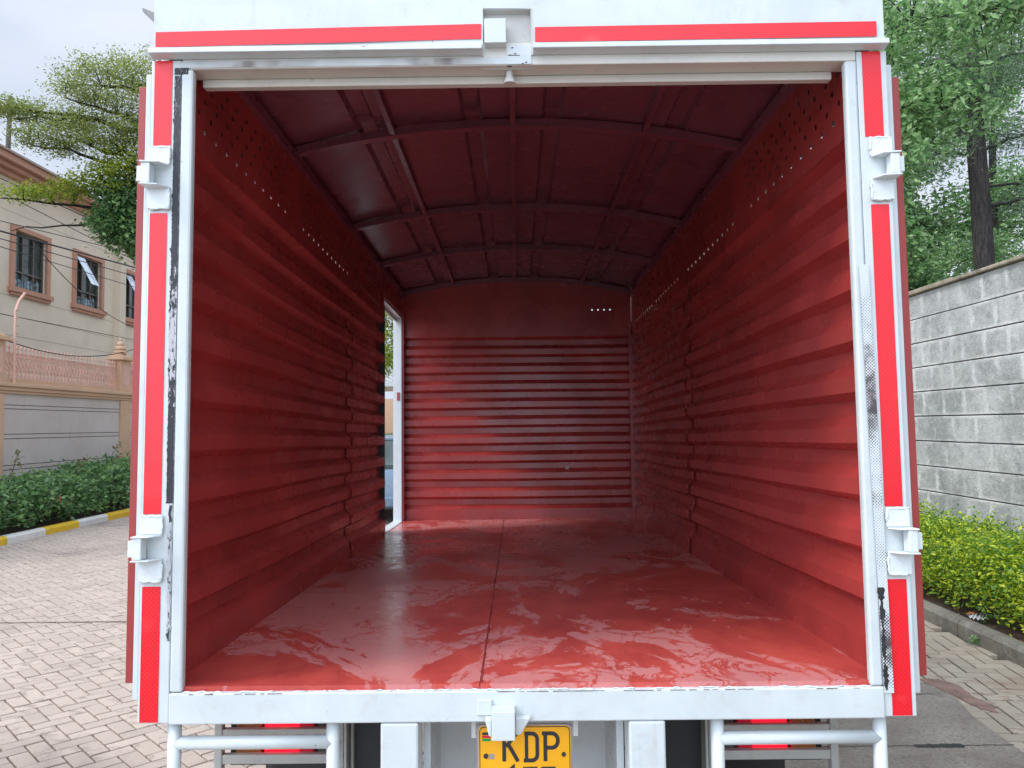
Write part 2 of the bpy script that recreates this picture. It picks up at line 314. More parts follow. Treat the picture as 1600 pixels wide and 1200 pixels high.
# ================================================================== GROUND
g = MB(); g.box(-60, 60, -30, 90, -.3, -.055); tag(g.build('ground', M_joint), kind='structure')
def pavers(name, x0, x1, y0, y1, ang, mat, skip=None, a=.1, z=0.0):
    cx, cy = (x0+x1)/2, (y0+y1)/2; R = int(math.hypot(x1-x0, y1-y0)/2/a)+3
    ca, sa = math.cos(ang), math.sin(ang); rec = []
    I, J = np.meshgrid(np.arange(-R, R), np.arange(-R, R)); I = I.ravel(); J = J.ravel(); md = (I-J) % 4
    for k, (w, h) in ((0, (2, 1)), (3, (1, 2))):
        m = md == k; u = (I[m]+w/2)*a; v = (J[m]+h/2)*a
        X = cx+u*ca-v*sa; Y = cy+u*sa+v*ca; ok = (X > x0) & (X < x1) & (Y > y0) & (Y < y1)
        if skip is not None: ok &= ~skip(X, Y)
        X, Y = X[ok], Y[ok]; n = len(X); g_ = .0055; c = .0022; hw, hh = w*a/2-g_, h*a/2-g_
        zz = z+rng.normal(0, .0012, n); tx = rng.normal(0, .004, n); ty = rng.normal(0, .004, n); V = []
        for (sx, sy) in ((-1, -1), (1, -1), (1, 1), (-1, 1)): V.append((sx*(hw-c), sy*(hh-c), 0))
        for (sx, sy) in ((-1, -1), (1, -1), (1, 1), (-1, 1)): V.append((sx*hw, sy*hh, -.003))
        for (sx, sy) in ((-1, -1), (1, -1), (1, 1), (-1, 1)): V.append((sx*hw, sy*hh, -.03))
        V = np.array(V); P = np.empty((n, 12, 3)); lx = V[:, 0]+0*X[:, None]; ly = V[:, 1]+0*X[:, None]
        P[:, :, 0] = X[:, None]+lx*ca-ly*sa; P[:, :, 1] = Y[:, None]+lx*sa+ly*ca; P[:, :, 2] = zz[:, None]+V[:, 2]+lx*tx[:, None]+ly*ty[:, None]
        F = [(0, 1, 2, 3)]+[(i+4, (i+1) % 4+4, (i+1) % 4, i) for i in range(4)]+[(i+8, (i+1) % 4+8, (i+1) % 4+4, i+4) for i in range(4)]
        rec.append((P.reshape(-1, 3), np.array(F)[None], n))
    Vs = []; Fs = []; off = 0
    for P, F, n in rec:
        Vs.append(P); Fs.append((F+(np.arange(n)*12)[:, None, None]).reshape(-1, 4)+off); off += len(P)
    return tag(mesh_np(name, np.concatenate(Vs), np.concatenate(Fs), mat), kind='structure')
slab_poly = [(.25, -3), (2.46, -3), (2.47, 1.5), (2.52, 2.3), (2.60, 2.62), (2.55, 2.86), (2.42, 2.98), (.25, 3.0)]
pavers('paving', -7.5, .95, -3.5, 21, math.radians(45), M_paveL, lambda X, Y: (X > .35) & (Y < 2.9))
pavers('path', .95, 3.37, -3.5, 16, math.radians(-7), M_paveR, lambda X, Y: (X < 2.35) & (Y < 2.7), a=.105)
g = MB(); pts = wob(-7.5, .2, 120, .006, 8); g.add([(x, 4.660+w, .006) for x, w in pts]+[(x, 4.678+w*.6, .006) for x, w in pts], [(i, i+1, i+121, i+120) for i in range(119)]); tag(g.build('drain_joint', M_joint), kind='structure')
g = MB(); g.box(-40, 40, 21.05, 45, -.05, -.008); g.box(.95, 3.37, 16.1, 21.04, -.05, -.008); g.box(-40, 40, -30, -3.6, -.05, -.008); tag(g.build('road', M_slab), kind='structure')
g = MB(); g.prism(slab_poly, 'z', -.04, .008); sl_ = tag(g.build('concrete_slab', M_slab), kind='structure')
g = MB()   # joints of the slab and the open drain slot
for (yy, sd_) in ((2.66, 1), (1.90, 2)):
    pts = wob(.3, 2.5, 60, .004, sd_); g.add([(x, yy-.004+w, .0095) for x, w in pts]+[(x, yy+.004+w, .0095) for x, w in pts], [(i, i+1, i+61, i+60) for i in range(59)])
pts = wob(1.995, 2.24, 20, .004, 5); g.add([(x, 1.875+w, .011) for x, w in pts]+[(x, 1.917-w*1.6, .011) for x, w in pts], [(i, i+1, i+21, i+20) for i in range(19)])
tag(g.build('slab_joints', M_dark), kind='structure')
# rubble / red soil drift next to the slab
g = MB(); P0 = [(2.56, 2.97), (2.68, 2.95), (2.74, 2.80), (2.71, 2.62), (2.74, 2.46), (2.69, 2.36), (2.63, 2.42), (2.62, 2.62), (2.56, 2.84)]; P = []
for i in range(9):
    a_, b_ = P0[i], P0[(i+1) % 9]
    for k in range(6): P.append((a_[0]+(b_[0]-a_[0])*k/6+random.uniform(-.010, .010), a_[1]+(b_[1]-a_[1])*k/6+random.uniform(-.012, .012)))
g.prism(P, 'z', -.01, .0055); tag(g.build('soil_drift', paint('drift_soil', (.27, .17, .13), .95, .2, .8, 12)), kind='structure')
# soil beds
g = MB()
def bed(x0, x1, y0, y1, z, n, m):
    xs = np.linspace(x0, x1, n); ys = np.linspace(y0, y1, m); vs = [(x, y, z+rng.normal(0, .012)) for y in ys for x in xs]
    g.add(vs, [(j*n+i, j*n+i+1, (j+1)*n+i+1, (j+1)*n+i) for j in range(m-1) for i in range(n-1)])
bed(3.44, 4.72, -3, 16, .10, 12, 110); bed(-9.02, -7.62, -3, 21, .09, 12, 110); tag(g.build('soil', M_soil), kind='structure')
# kerbs
def kerb_stone(g, x0, x1, y0, y1, h, m, sl):
    c = .02; xa, xb = (x0, x1)
    if sl > 0: prof = [(xa, -.1), (xb, -.1), (xb, h), (xa+.025, h), (xa, h-.035)]
    else: prof = [(xa, -.1), (xb, -.1), (xb, h-.035), (xb-.025, h), (xa, h)]
    g.prism(prof, 'y', y0, y1, m)
g = MB(); y = 7.49; k = 0
while y < 20.9: kerb_stone(g, -7.62, -7.50, y+.004, y+.946, .12, k % 2, -1); y += .95; k += 1
y = 6.54
while y > -3: kerb_stone(g, -7.62, -7.50, y+.004, y+.946, .12, 1-k % 2 if False else int(round((7.49-y)/.95)) % 2, -1); y -= .95
tag(g.build('kerb', [M_kwhite, M_yel], bevel=.006), kind='structure')
g = MB(); y = 3.97
while y > -3: kerb_stone(g, 3.37, 3.47, y-.99, y-.006, .13, 0, 1); y -= 1
y = 3.975
while y < 16: kerb_stone(g, 3.375+random.uniform(-.004, .004), 3.475, y+.006, y+.99, .128, 0, 1); y += 1
tag(g.build('kerb', M_kerb, bevel=.008), kind='structure')

# ================================================================== TRUCK
T = empty('cargo_truck', (0, 0, .95), 'white truck with its red-painted empty cargo box wide open at the back', 'truck', rot=(-math.radians(1.13), 0, 0))
LEN = 4.56; WI = 1.0
def arch(x, e=1.93, rise=.12): return e+rise*(1-(x/1.0)**2)
# floor
g = MB()
for (x0, x1, y0, y1) in ((-1.03, -.128, .012, 1.36), (-1.03, -.13, 1.363, 2.41), (-1.03, -.131, 2.413, 3.55), (-1.03, -.132, 3.553, LEN+.04), (-.126, 1.03, .012, 1.36), (-.126, 1.03, 1.363, 2.41), (-.127, 1.03, 2.413, 3.55), (-.128, 1.03, 3.553, LEN+.04)):
    g.box(x0, x1, y0, y1, -.03, 0)
fl = g.build('cargo_floor', M_floor, T)
g = MB(); pts = [(-.122-.0022*y+random.uniform(-.003, .003), y) for y in np.linspace(.02, LEN, 110)]
g.tube([(x, y, -.0015) for x, y in pts], .0034, 6)
for yy in (1.3615, 2.4115, 3.5515): g.tube([(x, yy+random.uniform(-.002, .002), -.002) for x in np.linspace(-.98, .98, 60)], .003, 6)
g.build('weld_seam', paint('seam_red', (.26, .03, .028), .4, .1, .3), fl)
# side floor angles
# corrugated sheets: profile (z, depth); depth positive = recessed outward
def profile(z0, z1, per=.1525, top=1.573):
    pr = [(z1, 0.0)]; z = top-.004; pr.append((z, 0.0))
    while z-per > z0-.02:
        pr += [(z-.024, .036), (z-.070, .036), (z-.106, .0), (z-per, .0)]; z -= per
    pr[-1] = (z0, 0.0); return pr
def corr_sheet(name, mat, parent, side, y0, y1, z0=0.0, z1=1.573, seed=0, inward=0., off=0.0):
    # side: -1 left, +1 right, 0 front wall (runs along x)
    pr = []
    base = profile(z0, z1)
    for i in range(len(base)-1):
        (za, da), (zb, db) = base[i], base[i+1]; k = max(1, int(abs(za-zb)/.03))
        for j in range(k): pr.append((za+(zb-za)*j/k, da+(db-da)*j/k))
    pr.append(base[-1]); n = int((y1-y0)/.06)+2; ys = np.linspace(y0, y1, n)
    ph = np.random.default_rng(seed); a1, a2, a3, a4 = ph.uniform(0, 6, 4); V = []
    for y in ys:
        for z, d in pr:
            w = .0028*math.sin(y*3.1+a1+z*2.3)+.0018*math.sin(y*7.7+z*4+a2)+.0007*math.sin(z*11+a3+y*1.7)+.0008*math.sin(y*17+z*3+a4)
            zz = z+.002*math.sin(y*2.7+a2+z*4) if 0.02 < z < z1-.01 else z
            e_ = min(1., z/.05, (1.573-z)/.05); q = WI-.01+d+w*max(0., e_)-inward+off
            V.append((side*q, y, zz) if side else (y, LEN+d+w-.01+off, zz))
    m = len(pr); F = [(i*m+j, i*m+j+1, (i+1)*m+j+1, (i+1)*m+j) for i in range(n-1) for j in range(m-1)]
    o = mesh_np(name, V, F, mat, parent, 'crease'); return o
def holed(g, ys, zs, holes, P, r=.0095, m=0):
    # cell grid ys x zs with octagonal holes at listed cells
    for i in range(len(ys)-1):
        for j in range(len(zs)-1):
            a, b, c, d = ys[i], ys[i+1], zs[j], zs[j+1]
            if (i, j) in holes:
                my, mz = (a+b)/2, (c+d)/2; sq = [(b, mz), (b, d), (my, d), (a, d), (a, mz), (a, c), (my, c), (b, c)]
                oc = [(my+r*math.cos(k*PI/4), mz+r*math.sin(k*PI/4)) for k in range(8)]
                g.add([P(*p) for p in sq+oc], [(k, (k+1) % 8, (k+1) % 8+8, k+8) for k in range(8)], m)
            else: g.add([P(a, c), P(b, c), P(b, d), P(a, d)], [(0, 1, 2, 3)], m)
def side_wall(side, yend):
    # corrugated lower sheets in two overlapping lengths + flat perforated band on top
    if side > 0: w = corr_sheet('side_wall', M_red, T, side, .03, 2.44, seed=3)
    else: w = corr_sheet('side_wall', M_red, T, side, .03, 2.44, seed=3)
    corr_sheet('wall_sheet', M_red, w, side, 2.425, yend, seed=3, inward=.006 if side > 0 else .004)
    corr_sheet('outer_skin', M_white, w, side, .03, yend, seed=3, off=.016)
    g = MB(); zs = [1.5735]; z = 1.63
    for k in range(6): zs += [z+k*.0475]
    zs += [1.93]; ys = list(np.arange(.03, yend, .0475))+[yend]
    holes = set(); cut = (int(1.17/.0475), int(2.4/.0475), int(3.4/.0475))
    for i in range(len(ys)-2):
        if any(abs(i-c) <= 1 for c in cut): continue
        for j in range(1, 6):
            if (i+j) % 2 == 0: holes.add((i, j))
    holed(g, ys, zs, holes, lambda y, z: (side*(WI-.0105+.002*math.sin(y*4)), y, z)); g.build('perforated_band', M_red, w)
    # upper outside valance hides the upper rows, the lowest row looks out
    g = MB(); g.box(side*1.035, side*1.045, .03, LEN+.03, 1.70, 2.0); g.build('valance', M_white, w)
    g = MB(); g.box(side*(WI-.006), side*(WI+.034), .03, yend, 1.5725, 1.5765); g.tube([(side*(WI-.012), y+.0, 1.5735) for y in np.linspace(.04, yend, 20)], .0025, 5); g.build('weld_line', M_red, w)
    # ragged weld beads on sheet overlap
    g = MB(); r = random.Random(side+40); pr = profile(0, 1.573)
    for q in range(46):
        z = r.uniform(.05, 1.55)
        for (za, da), (zb, db) in zip(pr, pr[1:]):
            if zb <= z <= za: d = da+(db-da)*(za-z)/max(1e-6, za-zb)
        h = r.uniform(.006, .02); x = side*(WI-.014+d-(.006 if side > 0 else .004)); g.tube([(x, 2.424+r.uniform(-.002, .002), z-h/2), (x, 2.422, z), (x, 2.424, z+h/2)], [.002, .0038, .002], 5)
    g.build('overlap_weld', paint('weld_pinkred', (.42, .09, .08), .4, .1, .6), w)
    return w
side_wall(1, LEN-.005); wl = side_wall(-1, 3.585)
# left wall beyond the doorway : header over the door and the strip next to the front wall
g = MB(); g.box(-.99, -.982, 3.585, 4.475, 1.745, 1.93); g.box(-1.0, -.975, 4.475, LEN, 0, 1.93); g.each('door_surround', M_red, T)
g = MB(); g.box(-1.062, -.992, 4.46, 4.474, 0.002, 1.742); g.box(-1.062, -.993, 3.60, 4.46, 1.728, 1.742); g.box(-1.062, -.986, 3.60, 4.46, -.06, .004)
df = g.build('side_doorway', M_weld, T)
g = MB(); g.box(-1.03, -1.005, 4.455, 4.459, 1.02, 1.09); g.build('strike_plate', M_red, df)
# sliding side door parked outside the left wall
g = MB(); g.box(-1.085, -1.065, 2.62, 3.70, -.02, 1.69); sd2 = g.build('sliding_door', M_white, T)
g = MB(); g.box(-1.064, -1.035, 3.655, 3.70, -.01, 1.685); g.box(-1.064, -1.035, 2.62, 3.655, 1.64, 1.685); g.build('door_edge', M_dark, sd2)
g = MB(); 
g.box(-1.045, -.992, 3.592, 3.618, 0.002, 1.69); g.build('end_gusset', M_dark, sd2)
# front wall
fw = corr_sheet('front_wall', M_red, T, 0, -.985, .985, z1=1.573, seed=21)
g = MB(); xs = list(np.arange(-.985, .94, .052)); xs = xs[:]+[.985]; zs = [1.5735, 1.77, 1.82, 1.85, 1.90, 1.93]
hs = {(i, 1) for i in range(len(xs)-1) if .60 < xs[i] < .80}
holed(g, xs, zs, hs, lambda x, z: (x, LEN-.010, z), r=.007)
ax = np.linspace(-.985, .985, 25); g.add([(x, LEN-.010, 1.93) for x in ax]+[(x, LEN-.010, arch(x)+.075) for x in ax], [(i, i+1, i+26, i+25) for i in range(24)])
g.build('flat_band', M_red, fw)
g = MB()
for k in range(5):
    for z in (1.845, 1.872): g.box(-.79+k*.045, -.784+k*.045, LEN-.0125, LEN-.0102, z, z+.006)
g.build('dark_hole_dot', M_dark, fw)  # dark dots added in place of sheet holes that show no light
g = MB(); g.box(.958, .984, LEN-.045, LEN-.04, 0, 1.93); g.box(.980, .984, LEN-.04, LEN-.012, 0, 1.93); g.box(.99, 1.04, LEN-.004, LEN+.03, 0, 1.98); g.box(-1.04, -.976, LEN+.001, LEN+.03, 0, 1.98); g.each('corner_angle', M_red, fw)
g = MB(); g.box(.40, .432, LEN-.0145, LEN-.0115, .42, .445); g.build('patch', M_grey, fw)
g = MB(); g.box(-1.04, 1.04, LEN+.035, LEN+.045, -.05, 1.7); g.build('outer_skin', M_white, fw)
# roof sheet with shallow ribs
ribs = (-.655, -.197, .155, .69); xs = [-1.04]
for rb in ribs: xs += [rb-.045, rb-.030, rb+.030, rb+.045]
full = []
for a, b in zip(xs+[1.04], xs[1:]+[1.04]):
    k = max(1, int((b-a)/.06)); full += [a+(b-a)*i/k for i in range(k)]
full = [q for q in full if q < 1.04]+[1.04]
def rz(x):
    z = arch(x)+.045
    for rb in ribs:
        if abs(x-rb) <= .0301: z += .022
    return z
ys = np.linspace(.02, LEN+.05, 60); V = []
for y in ys:
    for x in full: V.append((x, y, rz(x)+.0022*math.sin(y*5+x*7)+.003*math.sin(y*2.6+x*3.1)))
n = len(full); F = [(i*n+j, i*n+j+1, (i+1)*n+j+1, (i+1)*n+j) for i in range(59) for j in range(n-1)]
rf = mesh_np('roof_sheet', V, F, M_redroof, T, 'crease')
V2 = [(x, y, z+.012) for x, y, z in V]; mesh_np('roof_top', V2, F, M_white, rf)
for yb in (.16, 1.17, 2.41, 3.40, 4.525):
    g = MB(); ax = np.linspace(-.995, .995, 26); w = .022
    V = []
    for x in ax:
        z = arch(x); V += [(x, yb-w, z), (x, yb+w, z), (x, yb+w, z+.035), (x, yb-w, z+.035)]
    F = [(i*4+k, i*4+(k+1) % 4, (i+1)*4+(k+1) % 4, (i+1)*4+k) for i in range(25) for k in range(4)]+[(0, 1, 2, 3), (103, 102, 101, 100)]
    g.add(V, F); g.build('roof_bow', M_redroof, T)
for xp in (-.545, -.018, .56):
    g = MB(); z = arch(xp)+.036
    for a, b in ((.0, 1.147), (1.193, 2.387), (2.433, 3.377), (3.423, 4.50)): g.box(xp-.011, xp+.011, a, b, z-.034, z+.006)
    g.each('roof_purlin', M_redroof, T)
g = MB()
for s in (-1, 1): g.box(s*.965, s*.999, .02, LEN-.01, 1.905, 1.945); g.box(s*.999, s*1.034, .02, LEN-.01, 1.925, 1.985)
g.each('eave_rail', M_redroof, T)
# rear frame: posts
def post(s):
    g = MB(); g.box(s*1.071, s*.984, 0, .05, -.095, 1.79); p = g.build('rear_post', M_white, T, bevel=.003)
    g = MB(); g.box(s*.9835, s*.948, -.002, .026, -.013, 1.7625); g.build('jamb_edge', M_white, p, bevel=.007)
    for (za, zb, xa, xb, m) in ((1.788, 1.534, 1.061, 1.009, M_tape), (1.335, .476, 1.066, 1.016, M_tape), (.276, -.092, 1.064, 1.013, M_taped if s < 0 else M_tape)):
        if s > 0: xa, xb = xa-.008 if za > .3 else xa-.006, xb-.009 if za < 1.5 else xb-.010
        g = MB(); g.box(s*xa, s*xb, -.0016, -.0002, zb, za); g.build('reflective_tape', m, p)
    # hinge brackets
    for zc in (1.44, .383):
        g = MB(); a = zc+.088; b = zc-.093
        for (zt, zb2, zs) in ((a, zc+.037, zc+.037), (zc-.03, b, zc-.03)):
            x0, x1 = s*1.072, s*1.008
            g = MB(); g.prism([(x0, zt), (x1, zt), (x1, zb2), (x0, zb2)], 'y', -.010, -.001)
            # welded shelf holding the pin
            zs = zc+.031 if zs > zc else zc-.034
            g.add([(s*1.078, -.050, zs), (s*1.03, -.042, zs), (s*1.008, -.009, zs), (s*1.078, -.009, zs), (s*1.078, -.050, zs+.005), (s*1.03, -.042, zs+.005), (s*1.008, -.009, zs+.005), (s*1.078, -.009, zs+.005)],
                  [(0, 1, 2, 3), (7, 6, 5, 4), (0, 4, 5, 1), (1, 5, 6, 2), (2, 6, 7, 3), (3, 7, 4, 0)])
            g.build('hinge_bracket', M_weld, p, bevel=.002)
    return p
pL, pR = post(-1), post(1)
for s in (-1, 1):   # hinge knuckles (pin blocks), turned slightly
    for zc in (1.44, .383):
        g = MB(); g.box(s*1.076, s*1.050, -.044, -.010, zc-.0285, zc+.0305); g.box(s*1.0915, s*1.0765, -.036, .03, zc-.022, zc+.024)
        g.build('hinge_knuckle', M_weld, T, bevel=.003)
    # lumpy weld beads round the brackets
    r = random.Random(5+s)
    for zc in (1.44, .383):
        for P4 in (((1.072, zc+.088), (1.010, zc+.088), (1.008, zc+.045)), ((1.008, zc-.045), (1.009, zc-.092), (1.07, zc-.093))):
            pts = []
            for (xa, za), (xb, zb2) in zip(P4, P4[1:]): pts += [(s*(xa+(xb-xa)*i/7+r.uniform(-.001, .001)), -.008, za+(zb2-za)*i/7+r.uniform(-.0015, .0015)) for i in range(7)]
            g = MB(); g.tube(pts, [r.uniform(.002, .0048) for _ in pts], 6); g.build('weld_bead', M_weld, pL if s < 0 else pR, smooth=True)
# sealant / worn strips
g = MB(); r = random.Random(3)
for (za, zb, xa, xb, jit, st) in ((1.766, 1.742, -1.002, -.962, .001, .01), (1.742, .50, -1.001, -.983, .0012, .006), (.50, .12, -.992, -.985, .003, .012)):
    zs_ = np.arange(za, zb, -st); V = []
    for z in zs_:
        dd = .004 if (1.15 > z > .86) else 0
        V += [(xa-abs(r.gauss(0, jit))-dd*r.random(), -.0022, z), (xb+r.gauss(0, jit*.5), -.0022, z)]
    g.add(V, [(2*i, 2*i+1, 2*i+3, 2*i+2) for i in range(len(zs_)-1)])
for (x, z) in ((-1.006, 1.60), (-1.007, 1.22), (-1.004, .95), (-1.003, 1.42)): g.add([(x, -.0021, z+.012), (x+.004, -.0021, z+.014), (x+.012, -.0021, z-.012), (x+.008, -.0021, z-.014)], [(0, 1, 2, 3)])
g.build('black_sealant', M_strip, pL)
g = MB(); V = []; zs_ = np.arange(1.16, -.04, -.01)
for z in zs_:
    c = .967+(1.16-z)*.016; V += [(c-.005, -.0060, z), (c+.022, -.0060, z)]
g.add(V, [(2*i, 2*i+1, 2*i+3, 2*i+2) for i in range(len(zs_)-1)]); g.build('worn_strip', M_printR, pR)
g = MB(); r = random.Random(9); V = []; zs_ = np.arange(.255, -.03, -.007)
for i, z in enumerate(zs_):
    w = .016 if z > .225 else .010*abs(math.sin(z*37+1))+.002; V += [(.985-w*.6+r.uniform(-.002, .002)+(.255-z)*.012, -.0066, z), (.985+w*.5+r.uniform(-.003, .003)+(.255-z)*.012, -.0066, z)]
g.add(V, [(2*i, 2*i+1, 2*i+3, 2*i+2) for i in range(len(zs_)-1)]); g.build('black_sealant', M_black, pR)
# header
g = MB()
def hdr(xa, xb, z0): 
    k = 24; ax = np.linspace(xa, xb, k); V = [(x, -.003+.002*math.sin(x*9), z0) for x in ax]+[(x, -.003+.003*math.sin(x*6), 1.955) for x in ax]+[(x, -.003, arch(x)+.10) for x in ax]
    g.add(V, [(i, i+1, i+k+1, i+k) for i in range(k-1)]+[(i+k, i+k+1, i+2*k+1, i+2*k) for i in range(k-1)])
hdr(-1.066, -.102, 1.822); hdr(.041, 1.066, 1.822); hdr(-.102, .041, 1.932)
hp = g.build('header_panel', M_white, T)
g = MB()
for (a, b) in ((-1.066, -.104), (.043, 1.066)): g.prism([(-.003, 1.822), (-.034, 1.812), (-.036, 1.796), (.0, 1.791), (.0, 1.822)], 'x', a, b)
g.add([(-1.066, -.003, 1.822), (-1.066, .0, 1.79), (-1.085, -.02, 1.80)], [(0, 1, 2)]); g.build('header_lip', M_white, hp, bevel=.002)
g = MB(); g.box(-.983, .983, .002, .075, 1.763, 1.83); g.build('top_rail', M_whitebounce, T, bevel=.003)
g = MB(); g.box(-.985, .04, .0, .0015, 1.766, 1.786); g.build('worn_mesh_print', M_printT, hp)
g = MB(); g.box(-.948, .938, .067, .095, 1.738, 1.7625); g.build('shutter_rail', M_whitebounce, T, bevel=.003)
g = MB(); g.box(-.104, .043, .022, .028, 1.76, 1.935); g.prism([(-.002, 1.935), (.027, 1.935), (.027, 1.926), (-.002, 1.930)], 'x', -.104, .043); g.box(.038, .043, -.003, .022, 1.79, 1.932); g.box(-.106, -.101, -.003, .022, 1.79, 1.932); lr = g.build('latch_recess', M_cream, T)
g = MB(); g.box(-.097, -.034, -.030, .021, 1.815, 1.888); g.build('latch_block', M_white, lr, bevel=.002)
g = MB(); g.box(-.034, .038, -.001, .0015, 1.765, 1.82); g.build('keeper_plate', M_white, lr)
g = MB(); g.box(-.03, .005, -.002, -.0012, 1.790, 1.7915); 
for (x, z) in ((-.02, 1.80), (-.012, 1.782), (-.026, 1.778), (.01, 1.752), (.02, 1.756)): g.box(x, x+.006, -.002, -.0012, z+.012, z+.015)
g.build('chipped_spots', M_dark, lr)
g = MB(); g.lathe([(.009, 1.762), (.010, 1.755), (.011, 1.742), (.018, 1.727), (.018, 1.722)], -.026, .035, 14); g.build('drop_bolt_socket', M_cream, lr, smooth=False)
g = MB(); g.box(-.033, -.019, .004, .009, 1.7605, 1.7625); g.build('bolt_hole', M_dark, lr)
for (a, b, sl_) in ((-1.058, -.107, .006), (.050, 1.043, -.002)):
    g = MB(); V = [(a, -.0075, 1.827), (b, -.0075, 1.827+sl_+.006), (b, -.0075, 1.872+sl_+.006), (a, -.0075, 1.872)]; g.add(V+[(x, -.0065, z) for x, y, z in V], [(0, 1, 2, 3), (7, 6, 5, 4), (0, 4, 5, 1), (1, 5, 6, 2), (2, 6, 7, 3), (3, 7, 4, 0)]); g.build('reflective_tape', M_tape, hp)
g = MB(); g.add([(-1.066, -.002, 1.935), (-1.066, -.002, 1.905), (-1.091, -.02, 1.928), (-1.093, -.02, 1.94)], [(0, 1, 2, 3)]); g.add([(-1.066, .004, 1.935), (-1.066, .004, 1.905), (-1.091, -.012, 1.928), (-1.093, -.012, 1.94)], [(0, 1, 2, 3)]); g.build('bent_tab', M_grey, hp)
# sill beam with chipped weld line
g = MB(); g.box(-.983, .983, -.005, .075, -.098, -.014); sb = g.build('sill_beam', M_white, T, bevel=.004)
g = MB(); r = random.Random(2); x = -.95
while x < .94:
    w = r.uniform(.02, .12); k = max(3, int(w/.008)); pts = [(x+w*i/k, r.uniform(-.003, .004), -.013+r.uniform(-.001, .002)) for i in range(k+1)]
    g.tube(pts, [r.uniform(.0012, .0030) for _ in pts], 6); x += w+r.uniform(.0, .06)
g.build('weld_bead', M_weld, sb, smooth=True)
g = MB(); r = random.Random(12)
for q in range(60):
    x = r.uniform(-.1, .62) if q % 3 else r.uniform(-.94, .9); w = r.uniform(.006, .03); g.box(x, x+w, -.0056, -.0050, -.0165-r.random()*.0012, -.0155)
g.build('rust_chips', paint('rust_chip', (.16, .09, .06), .8, .3, .3), sb)
g = MB(); g.box(-.134, -.093, -.012, -.0055, -.078, -.036); g.box(-.093, -.030, -.062, -.006, -.128, -.052)
g.prism([(-.112, -.079), (-.094, -.079), (-.094, -.124), (-.101, -.124)], 'y', -.04, -.006); g.prism([(-.029, -.079), (.012, -.079), (-.004, -.105), (-.016, -.124), (-.029, -.124)], 'y', -.03, -.006)
lp = g.build('latch_plate', M_white, sb, bevel=.0025)
# under the sill: square posts, recess, tubes
g = MB(); g.box(-.40, -.296, -.004, .10, -.60, -.099); g.build('bumper_post', M_white, T, bevel=.006)
g = MB(); g.box(.281, .381, -.004, .10, -.60, -.099); g.build('bumper_post', M_white, T, bevel=.006)
g = MB(); g.box(-.295, .280, .40, .41, -.60, -.02); g.box(-.294, -.274, .102, .399, -.6, -.099); g.box(.259, .279, .102, .399, -.6, -.099); g.build('rear_crossmember', M_white, T)
def tubes(s):
    g = MB(); xo, xi = s*.979, s*(.537 if s < 0 else .53); R = .0185
    g.tube([(xo, .03, -.09), (xo, .03, -.62)], R, 16); g.tube([(xi, .03, -.09), (xi, .03, -.62)], R, 16)
    for z in (-.158, -.40): g.tube([(xo, .03, z), (xi, .03, z)], R, 16)
    for x in (xo, xi):
        for z in (-.158, -.40):
            d = 1 if (x == xi) == (s < 0) else -1
    g.build('bumper_guard', M_white, T, smooth=True)
tubes(-1); tubes(1)
# tail lights behind grey guards
def tail(s):
    X = lambda v: s*v
    g = MB(); y0 = .25
    g.box(X(.952), X(.928), y0, y0+.03, -.46, -.11); g.box(X(.590), X(.556), y0, y0+.03, -.46, -.11)
    for z in (-.216, -.292, -.37, -.44): g.box(X(.928), X(.590), y0+.002, y0+.026, z-.014, z+.014)
    gd = g.build('lamp_guard', M_grey, T, bevel=.003)
    g = MB(); 
    for z in (-.236, -.40): g.lathe([(.009, y0-.008), (.009, y0-.001)], X(.940), z, 10, axis='y')
    g.lathe([(.008, y0-.008), (.008, y0-.001)], X(.575), -.24, 10, axis='y')
    g.each('bolt', M_dark, gd)
    g = MB(); g.box(X(.922), X(.595), y0+.06, y0+.10, -.33, -.14); tl = g.build('tail_light', M_dark, T)
    for nm, a, b, m in (('amber_lens', .90, .825, M_lensamb), ('red_lens', .812, .705, M_lensred), ('brake_lens', .704, .66, M_lensdark), ('reverse_lens', .645, .60, M_lensclear)):
        g = MB(); g.box(X(a), X(b), y0+.045, y0+.062, -.322, -.15); g.build(nm, m, tl, bevel=.003)
    if s < 0:
        g = MB()
        for x in (-.755, -.745): g.lathe([(.0035, y0+.043), (.0035, y0+.0445)], x, -.195, 8, axis='y')
        g.build('bulb_glint', emis('filament', (1, .45, .08), 2.5), tl)
tail(-1); tail(1)
g = MB(); g.box(-.54, -.425, .28, .30, -.6, -.12, 1); g.box(.425, .54, .28, .30, -.6, -.12, 1); g.box(-.46, -.40, .30, 4.4, -.28, -.04); g.box(.40, .46, .30, 4.4, -.28, -.04)
for y in np.arange(.5, 4.5, .55): g.box(-.95, .95, y, y+.06, -.10, -.031)
g.build('chassis', [M_dark, M_dark], T)
g = MB(); g.box(-.548, -.541, .22, .3, -.6, -.10); g.box(-.536, -.528, .26, .3, -.6, -.10); g.box(.541, .548, .22, .3, -.6, -.10); g.each('mudguard_stay', M_grey, T)
